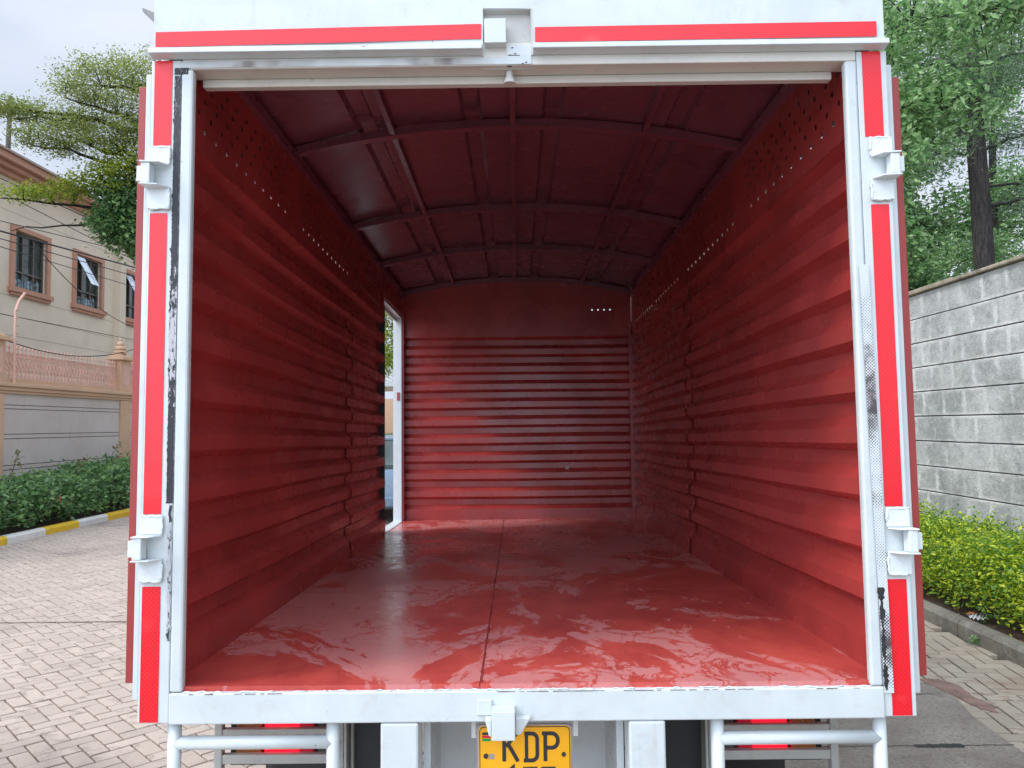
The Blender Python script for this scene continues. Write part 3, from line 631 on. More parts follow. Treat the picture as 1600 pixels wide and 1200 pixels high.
# number plate
pl = MB(); y0 = .045
def rr(x0, x1, z0, z1, r, n=5):
    P = []
    for cx, cz, a0 in ((x1-r, z1-r, 0), (x0+r, z1-r, 90), (x0+r, z0+r, 180), (x1-r, z0+r, 270)):
        for k in range(n+1): a = math.radians(a0+90*k/n); P.append((cx+r*math.cos(a), cz+r*math.sin(a)))
    return P
pl.prism(rr(-.139, .130, -.318, -.122, .016), 'y', y0, y0+.006); plate = pl.build('number_plate', M_skin, T)
M_plate = paint('plate_yellow', (.85, .40, .005), .35, .05, .15, 8, (.45, .2, .01), .3)
M_ink = paint('plate_ink', (.018, .018, .022), .5, .1, .1)
g = MB(); g.prism(rr(-.133, .124, -.312, -.1255, .014), 'y', y0-.0012, y0-.0002); g.build('plate_face', M_plate, plate)
def strip2(g, pts, w, y, closed=False):
    n = len(pts); Lf = []; Rt = []
    for i, p in enumerate(pts):
        a = pts[(i-1) % n] if (i > 0 or closed) else None; b = pts[(i+1) % n] if (i < n-1 or closed) else None
        d1 = Vector((p[0]-a[0], p[1]-a[1])).normalized() if a else None; d2 = Vector((b[0]-p[0], b[1]-p[1])).normalized() if b else None
        if d1 is None: d1 = d2
        if d2 is None: d2 = d1
        n1 = Vector((-d1.y, d1.x)); n2 = Vector((-d2.y, d2.x)); m = (n1+n2).normalized(); k = w/2/max(.4, m.dot(n1)); Lf.append((p[0]+m.x*k, p[1]+m.y*k)); Rt.append((p[0]-m.x*k, p[1]-m.y*k))
    V = [(x, y, z) for x, z in Lf+Rt]; V += [(x, y-.0008, z) for x, z in Lf+Rt]; F = []; e = n if closed else n-1
    for i in range(e):
        j = (i+1) % n; F += [(i, j, j+n, i+n), (i+2*n, i+3*n, j+3*n, j+2*n), (i, i+2*n, j+2*n, j), (i+n, j+n, j+3*n, i+3*n)]
    g.add(V, F)
def arc(cx, cz, rx, rz_, a0, a1, n=8): return [(cx+rx*math.cos(math.radians(a0+(a1-a0)*k/n)), cz+rz_*math.sin(math.radians(a0+(a1-a0)*k/n))) for k in range(n+1)]
g = MB(); yt = y0-.0014; zb_, zt_, w = -.2215, -.1445, .0105
strip2(g, [(-.062, zt_), (-.062, zb_)], w, yt)
strip2(g, [(-.0255, zt_), (-.0562, -.181)], w*.95, yt-.0002); strip2(g, [(-.050, -.176), (-.0235, zb_)], w, yt-.0004)
x0 = -.0015; strip2(g, [(x0-.004, zt_+.003-.005), (x0+.012, zt_-.002)]+arc(x0+.017, zt_-.018, .015, .016, 80, 0)+arc(x0+.017, zb_+.018, .015, .016, 0, -80)+[(x0-.006, zb_+.002)], w, yt); strip2(g, [(x0+.002, zt_-.0075), (x0+.002, zb_+.0075)], w*.9, yt-.0003)
x0 = .052; strip2(g, [(x0-.008, zt_-.002), (x0+.016, zt_-.002)]+arc(x0+.020, zt_-.0215, .0165, .0195, 85, -85)+[(x0+.006, zt_-.041)], w, yt); strip2(g, [(x0+.001, zt_-.0075), (x0+.001, zb_)], w, yt-.0003)
z2 = -.238; z3 = -.305
strip2(g, [(-.048, z2-.008), (-.038, z2), (-.038, z3)], w, yt); 
for x0 in (-.004, .047): strip2(g, [(x0-.006, z2-.004), (x0+.028, z2-.004), (x0+.010, z3)], w, yt)
strip2(g, rr(-.130, .121, -.309, -.1285, .012), .002, yt, True)
g.build('lettering', M_ink, plate)
for z, nm, c in ((-.146, 'flag_black', (.02, .02, .02)), (-.1545, 'flag_red', (.6, .01, .03)), (-.163, 'flag_green', (.0, .3, .06))):
    g = MB(); g.box(-.123, -.100, yt-.0003, yt, z-.0035, z+.0035); g.build(nm, paint(nm, c, .4, .05, 0), plate)
g = MB(); g.lathe([(.007, y0-.004), (.007, y0-.001)], -.113, -.2065, 14, axis='y'); g.lathe([(.006, y0-.004), (.006, y0-.001)], .104, -.2035, 14, axis='y'); g.each('screw', M_dark, plate)
g = MB(); g.box(-.104, -.090, y0-.0022, y0-.0013, -.215, -.201); g.build('hologram', M_skin, plate)
g = MB(); g.box(-.153, -.141, y0, y0+.004, -.158, -.099); g.box(.132, .145, y0, y0+.004, -.155, -.099); g.each('plate_bracket', M_cream, T)
# rear doors folded flat against the sides
for s in (-1, 1):
    g = MB(); o_ = 1.099 if s < 0 else 1.097; g.box(s*o_, s*(o_+.022), .03, .97, .005, 1.725); dr = g.build('rear_door', M_doorred, T, bevel=.002)
    g = MB(); g.box(s*(o_-.019), s*(o_-.002), .022, .06, -.04, 1.76); g.box(s*(o_-.014), s*(o_-.002), .06, .97, .0, 1.72); g.build('door_skin', M_grey if False else M_white, dr, bevel=.003)
    g = MB(); g.box(s*(o_-.026), s*(o_-.020), .026, .030, .0, 1.74); g.build('door_gasket', M_grey, dr)
# wheels, tank, cab (seen only from the side)
def wheel(x, y, z, R, w, parent):
    g = MB(); g.lathe([(R*.62, -w/2), (R*.95, -w/2), (R, -w/2+.03), (R, w/2-.03), (R*.95, w/2), (R*.62, w/2)], y, z, 32, axis='x'); g.v = [(a+x, b, c) for a, b, c in g.v]; t = g.build('wheel', M_rubber, parent, smooth=False)
    g = MB(); g.lathe([(R*.60, -w/2+.02), (R*.61, w/2-.01), (R*.5, w/2-.05), (R*.22, w/2-.02), (R*.2, w/2+.01)] if x > 0 else [(R*.60, w/2-.02), (R*.61, -w/2+.01), (R*.5, -w/2+.05), (R*.22, -w/2+.02), (R*.2, -w/2-.01)], y, z, 24, axis='x'); g.v = [(a+x, b, c) for a, b, c in g.v]; g.build('rim', M_cream, t)
for s in (-1, 1): wheel(s*.78, 1.15, -.56, .39, .36, T); wheel(s*.84, 5.35, -.46, .39, .22, T)
cab = MB(); prof = [(4.72, -.55), (4.72, 1.25), (4.86, 1.36), (5.7, 1.36), (6.05, 1.22), (6.42, .42), (6.48, -.1), (6.46, -.60)]
cab.prism(prof, 'x', -.98, .98); cb = cab.build('cab', M_white, T, bevel=.05)
g = MB(); g.add([(-.86, 6.085, 1.17), (.86, 6.085, 1.17), (.88, 6.40, .47), (-.88, 6.40, .47)], [(0, 1, 2, 3)]); g.add([(-.86, 6.10, 1.17), (.86, 6.10, 1.17), (.88, 6.415, .47), (-.88, 6.415, .47)], [(0, 1, 2, 3)]); g.build('windscreen', M_glass, cb)
for s in (-1, 1):
    g = MB(); g.prism([(5.0, .45), (5.0, 1.15), (5.75, 1.15), (6.12, .45)], 'x', s*.978, s*.984); g.build('side_window', M_glass, cb)
    g = MB(); g.tube([(s*.98, 6.1, .8), (s*1.12, 6.25, .9)], .012, 6); g.box(s*1.06, s*1.2, 6.22, 6.27, .6, .95); g.build('wing_mirror', M_dark, cb)
    g = MB(); g.box(s*.95, s*.65, 6.47, 6.50, -.25, -.05); g.build('headlight', M_sash, cb)
    g = MB(); g.box(s*.979, s*.985, 4.98, 6.0, -.35, -.34); g.box(s*.98, s*1.0, 5.05, 5.2, .25, .29); g.build('door_handle', M_dark, cb)

# ================================================================== FOLIAGE helpers
def leaves(name, cen, rad, per, size, mat, parent=None, squash=.6, aspect=.5, droop=0.):
    """cen: (n,3) twig centres; per leaves each, gaussian radius rad"""
    cen = np.asarray(cen); n = len(cen)*per; c = np.repeat(cen, per, 0)+rng.normal(0, 1, (n, 3))*np.array([rad, rad, rad*squash])
    d = rng.normal(0, 1, (n, 3)); d[:, 2] = d[:, 2]*.55-droop; d /= np.linalg.norm(d, axis=1)[:, None]
    w = rng.normal(0, 1, (n, 3)); w[:, 2] *= .5; w -= (w*d).sum(1)[:, None]*d; w /= np.linalg.norm(w, axis=1)[:, None]; nn = np.cross(d, w)
    s = (size*rng.uniform(.6, 1.3, n))[:, None]
    V = np.stack([c, c+d*s*.45+w*s*aspect*.5+nn*s*.08, c+d*s, c+d*s*.45-w*s*aspect*.5+nn*s*.08], 1).reshape(-1, 3)
    i = np.arange(n)*4; F = np.concatenate([np.stack([i, i+1, i+2], 1), np.stack([i, i+2, i+3], 1)]).reshape(2, n, 3).transpose(1, 0, 2).reshape(-1, 3)
    return mesh_np(name, V, F, mat, parent)
def ell(c, r, n, shell=.0):
    d = rng.normal(0, 1, (n, 3)); d /= np.linalg.norm(d, axis=1)[:, None]; q = rng.uniform(shell, 1, n)**(1/3 if shell == 0 else 1); return np.array(c)+d*q[:, None]*np.array(r)
def limb(g, a, b, r0, r1, seed, n=7, sag=.08):
    r = random.Random(seed); a = Vector(a); b = Vector(b); L_ = (b-a).length; pts = []
    for i in range(n+1):
        t = i/n; p = a.lerp(b, t); k = L_*sag*(1 if 0 < i < n else 0); pts.append(p+Vector((r.uniform(-k, k), r.uniform(-k, k), r.uniform(-k, k)*.6+math.sin(t*PI)*L_*.04)))
    g.tube(pts, [r0+(r1-r0)*i/n for i in range(n+1)], 8); return pts
def twigs(g, tips, froms, r0, seed):
    for i, t in enumerate(tips):
        a = min(froms, key=lambda q: (Vector(q)-Vector(t)).length); limb(g, a, t, r0, r0*.35, seed+i, 4, .06)

# ================================================================== LEFT SIDE
# layered umbrella tree behind the truck's left
def tree_left():
    t = empty('umbrella_tree', (-6.3, 12.6, 0), 'spreading tree with flat layered feathery foliage reaching left over the beige building', 'tree')
    g = MB(); O = Vector((6.3, -12.6, 0)); loc = lambda p: tuple(Vector(p)+O)
    trunk = limb(g, (-6.3, 12.6, 0), (-6.5, 12.4, 8.6), .22, .09, 3, 10, .02)
    pads = [((-7.55, 12, 8.15), (.85, .9, .28)), ((-7.0, 12.3, 8.4), (.8, .9, .3)), ((-7.9, 11.9, 7.8), (.45, .6, .16)), ((-7.2, 12.2, 7.75), (.7, .8, .35)), ((-8.5, 12, 7.45), (.95, .6, .13)), ((-9.3, 11.8, 7.55), (.45, .5, .12)),
            ((-7.75, 12.1, 7.2), (.95, .8, .2)), ((-8.35, 12, 6.98), (.85, .7, .13)), ((-7.0, 12.3, 7.1), (.7, .8, .35)), ((-6.6, 12.3, 7.7), (.7, .8, .5))]
    froms = [tuple(p) for p in trunk[5:]]; tips = []
    cen = []
    for i, (c, r) in enumerate(pads):
        st = min(froms, key=lambda q: abs(q[2]-c[2]+.5)); end = (c[0]-r[0]*.7, c[1], c[2]-r[2]*.3); pts = limb(g, st, end, .055, .012, 20+i, 8, .035)
        p = ell(c, r, int(75*r[0]/.8), 0); cen.append(p)
        for k in range(0, len(p), 4):
            a = min(pts, key=lambda q: (q-Vector(p[k])).length); g.tube([a, a.lerp(Vector(p[k]), .5)+Vector((0, 0, .03)), p[k]], [.009, .006, .003], 5)
    o = g.build('trunk', M_bark, t); o.location = O*1; o.location = (6.3, -12.6, 0)
    c = np.concatenate(cen); lf = leaves('crown', c, .13, 42, .055, M_lfeather, t, .45, .45); lf.location = (6.3, -12.6, 0)
def tree_left2():
    t = empty('broadleaf_tree', (-6.9, 14.5, 0), 'dense dark green broadleaf tree with yellowish tips in front of the beige building', 'tree')
    off = (6.9, -14.5, 0); g = MB(); tr = limb(g, (-6.9, 14.5, 0), (-7.2, 13.6, 6.6), .16, .05, 8, 9, .03)
    blobs = [((-7.35, 12.7, 6.0), (.75, .7, .65)), ((-7.1, 12.8, 5.35), (.75, .7, .5)), ((-6.7, 12.9, 6.5), (.6, .7, .5)), ((-7.6, 12.6, 5.6), (.4, .5, .4))]
    cen = np.concatenate([ell(c, r, 130, .3) for c, r in blobs])
    for k in range(0, len(cen), 12):
        a = min(tr, key=lambda q: (q-Vector(cen[k])).length); limb(g, a, cen[k], .02, .004, k, 4, .05)
    o = g.build('trunk', M_bark, t); o.location = off
    leaves('crown', cen, .13, 26, .11, M_ldeep, t, .8, .5, .3).location = off
    cy = np.concatenate([ell((-8.9, 12.2, 6.10), (.9, .4, .10), 50), ell((-8.0, 12.2, 6.25), (.8, .4, .16), 50), ell((-7.3, 12.3, 6.7), (.7, .5, .22), 50), ell((-7.6, 12.0, 6.45), (.5, .4, .12), 20)])
    g = MB(); pts = limb(g, (-7.0, 13.2, 5.7), (-9.6, 12.2, 6.0), .045, .012, 71, 9, .02); limb(g, (-7.0, 13.0, 5.6), (-9.3, 12.1, 5.35), .035, .008, 72, 9, .03)
    for k in range(0, len(cy), 5):
        a = min(pts, key=lambda q: (q-Vector(cy[k])).length); limb(g, a, cy[k], .009, .003, 300+k, 3, .05)
    g.build('branch', M_bark, t).location = off
    leaves('young_leaves', cy, .10, 30, .07, M_lbright, t, .6, .45).location = off
tree_left(); tree_left2()
# boundary wall
X = -9.0
bw = empty('boundary_wall', (X, 12, 0), 'pale rendered garden wall with peach mouldings and pillars below the ornate fence', 'wall')
def wc(o): o.location = (-X, -12, 0); return o
g = MB(); g.box(X-.22, X, -4, 30, 0, 2.32); 
wp = wc(g.build('wall_panel', M_panel, bw))
g = MB()
for z in (2.12, 2.05, 1.60, 1.52, 1.05, .97): g.box(X, X+.003, -4, 30, z-.006, z+.006)
g.build('groove', paint('groove_dark', (.12, .10, .09), .9, .1, 0), wp) 
g = MB(); g.box(X-.26, X+.05, -4, 30, 2.32, 2.37); g.box(X-.28, X+.08, -4, 30, 2.37, 2.44); g.box(X-.31, X+.12, -4, 30, 2.44, 2.51); wc(g.build('moulding', M_terra if False else M_peach, bw, bevel=.012))
g = MB(); g.box(X-.17, X-.02, -4, 30, 2.51, 2.60); wc(g.build('plinth', M_peach, bw))
for yp in (-1.7, 2.8, 6.9, 11.05, 15.55, 20.0, 24.5):
    g = MB(); g.box(X-.30, X+.035, yp, yp+.45, 0, 2.315); g.box(X-.25, X+.03, yp, yp+.45, 2.515, 3.24); wc(g.build('pillar', M_peach, bw, bevel=.008))
    g = MB(); g.box(X-.32, X+.11, yp-.09, yp+.54, 3.242, 3.28); g.box(X-.29, X+.08, yp-.05, yp+.50, 3.28, 3.32); g.prism([(X-.27, 3.32), (X+.05, 3.32), (X-.05, 3.40), (X-.17, 3.40)], 'y', yp, yp+.45)
    g.lathe([(.13, 3.40), (.15, 3.44), (.09, 3.48), (.13, 3.51), (.12, 3.55), (.06, 3.58), (.085, 3.61), (.07, 3.65), (.03, 3.69), (.035, 3.72), (.005, 3.78)], X-.11, yp+.225, 14)
    wc(g.build('pillar_cap', M_peach, bw, bevel=.006))
    g = MB(); g.box(X+.031, X+.036, yp+.08, yp+.37, 2.68, 3.12); wc(g.build('pillar_inset', M_terra if False else M_pink, bw))
# ornate fence between pillars
def fence(ya, yb, label):
    f = empty('ornate_fence', (X-.09, ya, 2.6), label, 'fence', 'ornate pink metal fence sections on the garden wall'); off = (-(X-.09), -ya, -2.6); x = X-.09
    def B(g, nm, m=M_pink, **k): o = g.build(nm, m, f, **k); o.location = off; return o
    g = MB(); 
    for z in (2.63, 2.76, 2.98, 3.06): g.box(x-.012, x+.012, ya, yb, z-.008, z+.008)
    B(g, 'rail')
    n = int((yb-ya)/.115); g = MB(); g2 = MB(); g3 = MB()
    for i in range(n+1):
        y = ya+(yb-ya)*i/n; g.box(x-.009, x+.009, y-.008, y+.008, 2.6, 3.12)
        g3.lathe([(.004, 3.12), (.020, 3.145), (.022, 3.17), (.006, 3.22), (.001, 3.25)], x, y, 6); g3.lathe([(.004, 3.06), (.017, 3.08), (.004, 3.10)], x, y, 6)
        for zc, rr_ in ((3.02, .03), (2.70, .045), (2.92, .035)):
            ym = y+.057; pts = [(x+.004, ym+rr_*math.cos(a), zc+rr_*math.sin(a)) for a in np.linspace(0, 2*PI, 9)]; g2.tube(pts, .0105, 4, cap=False)
        for s_ in (-1, 1): g2.tube([(x+.010, y+.057-s_*.05, 2.77), (x+.014, y+.057+s_*.012, 2.83), (x+.010, y+.057+s_*.05, 2.90)], [.010, .018, .010], 4)
    B(g, 'picket'); B(g2, 'scrollwork'); B(g3, 'spear_tip')
fence(11.55, 15.5, 'pink ornate iron fence section left of the visible finial pillar on the garden wall')
fence(16.05, 19.95, 'pink ornate iron fence section on the garden wall hidden behind the truck side')
fence(7.4, 11.0, 'pink ornate iron fence section at the extreme left edge on the garden wall')
# electric-fence post
ep = empty('security_wire_post', (X, 11.75, 2.51), 'leaning pink metal post with insulators rising from the garden wall at far left', 'post')
g = MB(); g.tube([(0.03, 0, 0), (.03, 0, 1.30), (.03, .10, 1.50), (.03, .26, 1.66)], .024, 8); g.build('pole', M_pink, ep)
g = MB()
for z in np.arange(.75, 1.5, .14): g.tube([(.03, 0 if z < 1.3 else (z-1.3)*.5, z), (.03, .09, z+.01)], .018, 6)
g.build('insulator', M_pink, ep)
# left hedge
def hedge(name, label, x0, x1, y0, y1, z0, hts, mat, size, dens, aspect, seed, cat='hedge'):
    h = empty(name, ((x0+x1)/2, (y0+y1)/2, 0), label, cat); off = (-(x0+x1)/2, -(y0+y1)/2, 0)
    n = int(dens*(y1-y0)); y = rng.uniform(y0, y1, n); top = np.interp(y, *hts)+.05*np.sin(y*5)+.03*np.sin(y*11.3)
    fz = rng.uniform(0, 1, n); side = rng.uniform(0, 1, n); x = np.where(side < .42, x1 if x0 < 0 else x0, rng.uniform(x0, x1, n)); sgn = 1 if x0 < 0 else -1
    z = np.where(side < .42, z0+.12+(top-z0-.12)*fz**.8, top); bulge = .10*np.sin((z-z0)/(top-z0)*PI)*sgn
    x = x+np.where(side < .42, bulge, 0)+rng.normal(0, .05, n); z = z+rng.normal(0, .035, n)
    leaves('foliage', np.stack([x, y, z], 1), .07, 9, size, mat, h, .9, aspect).location = off
    g = MB(); r = random.Random(seed)
    for i in range(int((y1-y0)*14)):
        yy = r.uniform(y0, y1); xx = r.uniform(x0+.1, x1-.1); t = np.interp(yy, *hts)-.05; g.tube([(xx, yy, z0), (xx+r.uniform(-.1, .1), yy+r.uniform(-.1, .1), (z0+t)/2), (xx+r.uniform(-.25, .25), yy+r.uniform(-.2, .2), t)], [.012, .008, .004], 5)
    g.build('stems', M_twig, h).location = off
    return h
hl = hedge('hedge', 'loose dark green hedge with a pink flower behind the yellow and white kerb', -8.8, -7.85, 5, 21, .1, ([5, 9.5, 12.2, 12.8, 16, 21], [.72, .74, .74, .86, .92, .92]), M_hedgeL, .095, 190, .62, 1)
g = MB(); 
for (y, z, r) in ((10.95, .52, .045), (11.18, .42, .038)):
    for k in range(6): a = k*PI/3; g.lathe([(.002, -.01), (r*.6, .012), (r*.5, .03), (.004, .035)], math.cos(a)*r*.6, math.sin(a)*r*.6, 6); g.v = g.v[:-24]+[(p[2]-7.68, p[0]+y, p[1]+z) for p in g.v[-24:]]
fo = g.build('flower', M_flower, hl); fo.location = (8.325, -13, 0)
g = MB(); sp = []
for (y, z) in ((10.3, 1.35), (12.2, 1.15), (13.4, 1.38)): limb(g, (-8.1, y, .85), (-8.0, y+.1, z), .008, .003, int(y*9), 5, .06); sp += [(-8.0+random.uniform(-.05, .05), y+.1*t+random.uniform(-.06, .06), .9+(z-.9)*t) for t in np.linspace(.1, 1.02, 8)]
g.build('shoot', M_twig, hl).location = (8.325, -13, 0)
leaves('shoot_leaves', sp, .03, 5, .08, leaf_mat('shoot_leaf', [(.25, .12, .06), (.15, .2, .06), (.22, .25, .08)]), hl, 1, .5).location = (8.325, -13, 0)

# building
BX = -14.0
bd = empty('residential_building', (BX, 20, 0), 'beige rendered building with terracotta window surrounds and cornice behind the garden wall', 'building')
def bc(o): o.location = (-BX, -20, 0); return o
wins = [(19.45, 20.95), (22.52, 24.02), (25.66, 27.16), (16.3, 17.8), (28.8, 30.3)]
g = MB(); zA, zB = 5.68, 7.28; g.box(BX-.25, BX, 6, 34, 0, zA); g.box(BX-.25, BX, 6, 34, zB, 8.86); ys = sorted(wins); y = 6
for a, b in ys: g.box(BX-.25, BX, y, a, zA, zB); y = b
g.box(BX-.25, BX, y, 34, zA, zB); g.box(BX-9, BX-.25, 33.7, 34, 0, 8.86); g.box(BX-9, BX-.25, 6, 6.3, 0, 8.86); wl_ = bc(g.build('wall', M_beige, bd))
g = MB()
for z in (3.2, 3.75, 4.3, 4.85, 5.4, 7.75): g.box(BX, BX+.004, 6, 34, z-.005, z+.005)
g.build('score_line', paint('score', (.30, .26, .2), .9, .1, 0), wl_)
g = MB(); g.box(BX, BX+.22, 24.95, 25.35, 0, 8.7); g.box(BX, BX+.22, 31.5, 31.9, 0, 8.7); [bc(q) for q in [g.each('pilaster', M_beige, bd, loc=(14, -20, 0))]]
g = MB(); g.box(BX-.3, BX+.15, 5.9, 34.1, 8.66, 8.80); g.box(BX-.3, BX+.32, 5.8, 34.2, 8.80, 8.93); g.box(BX-.3, BX+.48, 5.7, 34.3, 8.93, 9.12); rf_ = bc(g.build('cornice', M_terra, bd, bevel=.02))
g = MB(); g.box(BX-9, BX+.55, 5.6, 34.4, 9.12, 9.18); bc(g.build('roof', paint('roof_edge', (.42, .33, .27), .8), bd))
for i, (a, b) in enumerate(wins):
    g = MB(); w = .17; g.box(BX-.02, BX+.07, a-w, a, zA-.02, zB+.14); g.box(BX-.02, BX+.07, b, b+w, zA-.02, zB+.14); g.box(BX-.02, BX+.071, a, b, zB, zB+.14); g.box(BX-.02, BX+.14, a-w-.06, b+w+.06, zA-.16, zA-.02); g.box(BX-.02, BX+.09, a-w, b+w, zA-.25, zA-.16)
    wn = bc(g.build('window', M_terra, bd, bevel=.008))
    g = MB(); g.box(BX-.16, BX-.14, a, b, zA, zB); o = g.build('pane', M_glass, wn)
    g = MB()
    for yy in (a, (2*a+b)/3, (a+2*b)/3, b-.05): g.box(BX-.13, BX-.07, yy, yy+.05, zA, zB)
    for z in (zA, zA+.45, zB-.05): g.box(BX-.125, BX-.072, a, b, z, z+.05)
    g.build('sash_frame', M_bronze, wn)
    if i < 2:
        g = MB(); r = random.Random(i)
        for k in range(9): yy = a+.1+k*.145; g.lathe([(.045, zA+.051), (.045, zA+.18+r.random()*.12), (.02, zA+.24+r.random()*.1)], BX-.105, yy, 8)
        g.v = [(x, y, z) for x, y, z in g.v]; g.build('jars', M_jar, wn)
    if i in (1, 2, 4):   # top-hung sash pushed open
        m_ = a+.50; g = MB(); g.add([(BX+.02, a+.04, zB-.06), (BX+.02, m_, zB-.06), (BX+.52, m_, zB-.98), (BX+.52, a+.04, zB-.98)], [(0, 1, 2, 3)]); g.add([(BX+.0, a+.04, zB-.05), (BX+.0, m_, zB-.05), (BX+.50, m_, zB-.97), (BX+.50, a+.04, zB-.97)], [(0, 1, 2, 3)]); g.build('open_sash', M_sash, wn)
    if i == 0:
        g = MB(); g.lathe([(.11, zB-.62), (.14, zB-.50), (.10, zB-.40)], BX-.34, a+.62, 10); g.build('lit_lamp', emis('warm_lamp', (1, .85, .5), 1.0), wn)
# utility pole
up = empty('utility_pole', (-18, 25, 0), 'thin dark leaning utility pole above the roof at far left', 'pole')
g = MB(); g.tube([(-.1, 0, 0), (.18, .0, 13.5)], [.14, .075], 10); g.build('shaft', M_pole, up)
g = MB(); g.box(-.35, .55, -.05, .05, 13.0, 13.1); g.tube([(.18, 0, 13.3), (.30, 0, 13.45)], .05, 6); g.build('crossarm', M_pole, up)
# wires: slack lines running parallel to the road in front of the building
WX = -11.5
def wire(p0, p1, sag, r, label):
    g = MB(); n = 24; pts = []
    for i in range(n+1): t = i/n; pts.append(Vector(p0).lerp(Vector(p1), t)-Vector((0, 0, sag*4*t*(1-t))))
    g.tube(pts, r, 5); o = g.build('overhead_wire', M_wire); tag(o, label, 'wire', 'overhead wires crossing in front of the beige building')
def ext(y0, z0, y1, z1, e0=10., e1=30.): k = (z1-z0)/(y1-y0); return (WX, e0, z0+k*(e0-y0)), (WX, e1, z0+k*(e1-y0))
for (y0, z0, y1, z1, sag, r, lb) in (
    (15.05, 7.31, 21.13, 7.40, .0, .012, 'topmost thin overhead wire, crossing just under the roof cornice'),
    (15.06, 7.0, 21.15, 6.77, .0, .010, 'second overhead wire from the top, thin and falling slightly to the right'),
    (15.08, 6.35, 21.13, 6.95, .0, .010, 'thin overhead wire crossing the upper part of the leftmost window'),
    (15.09, 6.12, 21.15, 6.54, .0, .022, 'thick bundled overhead cable crossing the middle of the leftmost window'),
    (15.1, 5.95, 21.16, 6.28, .0, .012, 'overhead wire directly below the thick bundled cable'),
    (15.1, 5.77, 21.17, 5.95, .0, .010, 'lowest long overhead wire crossing below the middle of the windows'),
    (15.15, 4.27, 19.74, 4.33, .0, .009, 'thin wire crossing the blank beige wall above the fence')):
    a, b = ext(y0, z0, y1, z1); wire(a, b, sag, r, lb)
wire((WX, 16.6, 6.0), (WX, 21.3, 4.72), .25, .010, 'loose wire drooping steeply from the leftmost window to the lower right')
wire((-9.0, 11.6, 3.25), (-9.0, 16.2, 3.55), .22, .010, 'slack black cable sagging just above the ornate fence tips')
wire((-17.9, 25, 13.35), (-24, 20, 14.2), .2, .02, 'short wire running left from the top of the utility pole')

# ================================================================== RIGHT SIDE
RX = 4.7
rw = empty('block_wall', (RX, 6, 0), 'tall grey stone block wall with a weathered coping on the right', 'wall')
def rc(o): o.location = (-RX, -6, 0); return o
g = MB(); r = random.Random(4); h = .2855
for k in range(11):
    z0 = k*h; g.box(RX+random.uniform(-.004, .004), RX+.25, -4, 20, z0+.006, z0+h-.006)
w_ = rc(g.build('courses', M_block, rw, bevel=.005))
g = MB(); g.box(RX+.012, RX+.24, -4, 20, 0, 3.14); rc(g.build('mortar', paint('dark_mortar', (.05, .045, .04), .95), rw))
g = MB(); y = -4
while y < 20:
    L_ = random.uniform(.9, 1.3); dz = random.uniform(-.008, .008); g.box(RX-.05, RX+.30, y, y+L_-.008, 3.142, 3.185+dz); y += L_
rc(g.build('coping', M_coping, rw, bevel=.01))
hedge('hedge', 'clipped lime green hedge below the grey block wall on the right', 3.72, 4.5, -2.5, 12, .1, ([-3, 12], [.60, .56]), M_hedgeR, .038, 980, .55, 2)
# weeds and litter
w1 = leaves('weed', [(3.60, 3.95, .15), (3.66, 3.82, .15), (3.72, 3.7, .14), (3.62, 3.99, .19)], .035, 12, .05, M_lmid, None, .5, .6); tag(w1, 'small green weed sprawling on the soil beside the white litter', 'plant')
w2 = leaves('weed', [(3.35, 3.72, .03), (3.36, 3.70, .06)], .018, 16, .04, M_lmid, None, .9, .6); tag(w2, 'tiny weed sprouting from the foot of the right kerb', 'plant')
g = MB(); 
for k in range(10):
    x, y = 3.50+random.uniform(-.04, .05), 3.97+random.uniform(-.05, .05); g.add([(x, y, .13), (x+.03, y+.01, .15+random.random()*.02), (x+.02, y+.035, .135), (x-.012, y+.02, .155)], [(0, 1, 2), (0, 2, 3)])
tag(g.build('litter', M_litter), 'crumpled white scrap of litter lying on the soil behind the right kerb', 'litter')
g = MB(); g.add([(3.50, 4.09, .135), (3.56, 4.12, .15), (3.60, 4.09, .14), (3.55, 4.06, .145)], [(0, 1, 2), (0, 2, 3)]); tag(g.build('dry_leaf', M_dryleaf), 'orange dry leaf beside the white litter on the soil', 'leaf')
V = []; 
dl = leaves('leaf_litter', np.stack([rng.uniform(3.5, 3.75, 300), rng.uniform(-1, 8, 300), np.full(300, .115)], 1), .02, 2, .03, leaf_mat('litter_leaf', [(.10, .05, .03), (.2, .11, .07), (.06, .04, .03)], .1), None, .2, .6); tag(dl, kind='stuff')
# trees beyond the wall
def big_tree(name, label, base, tr, blobs, mat, lsize, per, nper, aspect, droop, squash=.8, rad=.16, seed=0, limbs=()):
    t = empty(name, base, label, 'tree', 'trees beyond the block wall'); off = (-base[0], -base[1], -base[2]); g = MB(); trp = [Vector(p) for p in tr[0]]; g.tube(trp, tr[1], 14)
    pts = []
    for a, b in zip(trp, trp[1:]): pts += [a.lerp(b, k/5) for k in range(5)]
    pts.append(trp[-1]); cen = []
    for i, (c, r) in enumerate(blobs):
        p = ell(c, r, nper if isinstance(nper, int) else nper[i], .25); cen.append(p); st = min(pts, key=lambda q: (q-Vector(c)).length+max(0, q.z-c[2])*2); q = limb(g, st, c, .05, .02, seed+i, 7, .05)
        for k in range(0, len(p), 6):
            a = min(q, key=lambda v: (v-Vector(p[k])).length); g.tube([a, a.lerp(Vector(p[k]), .55)+Vector((0, 0, .05)), p[k]], [.014, .009, .004], 5)
    for lb in limbs: g.tube([Vector(p) for p in lb[0]], lb[1], 8)
    o = g.build('trunk', M_bark, t); o.location = off
    leaves('crown', np.concatenate(cen), rad, per, lsize, mat, t, squash, aspect, droop).location = off
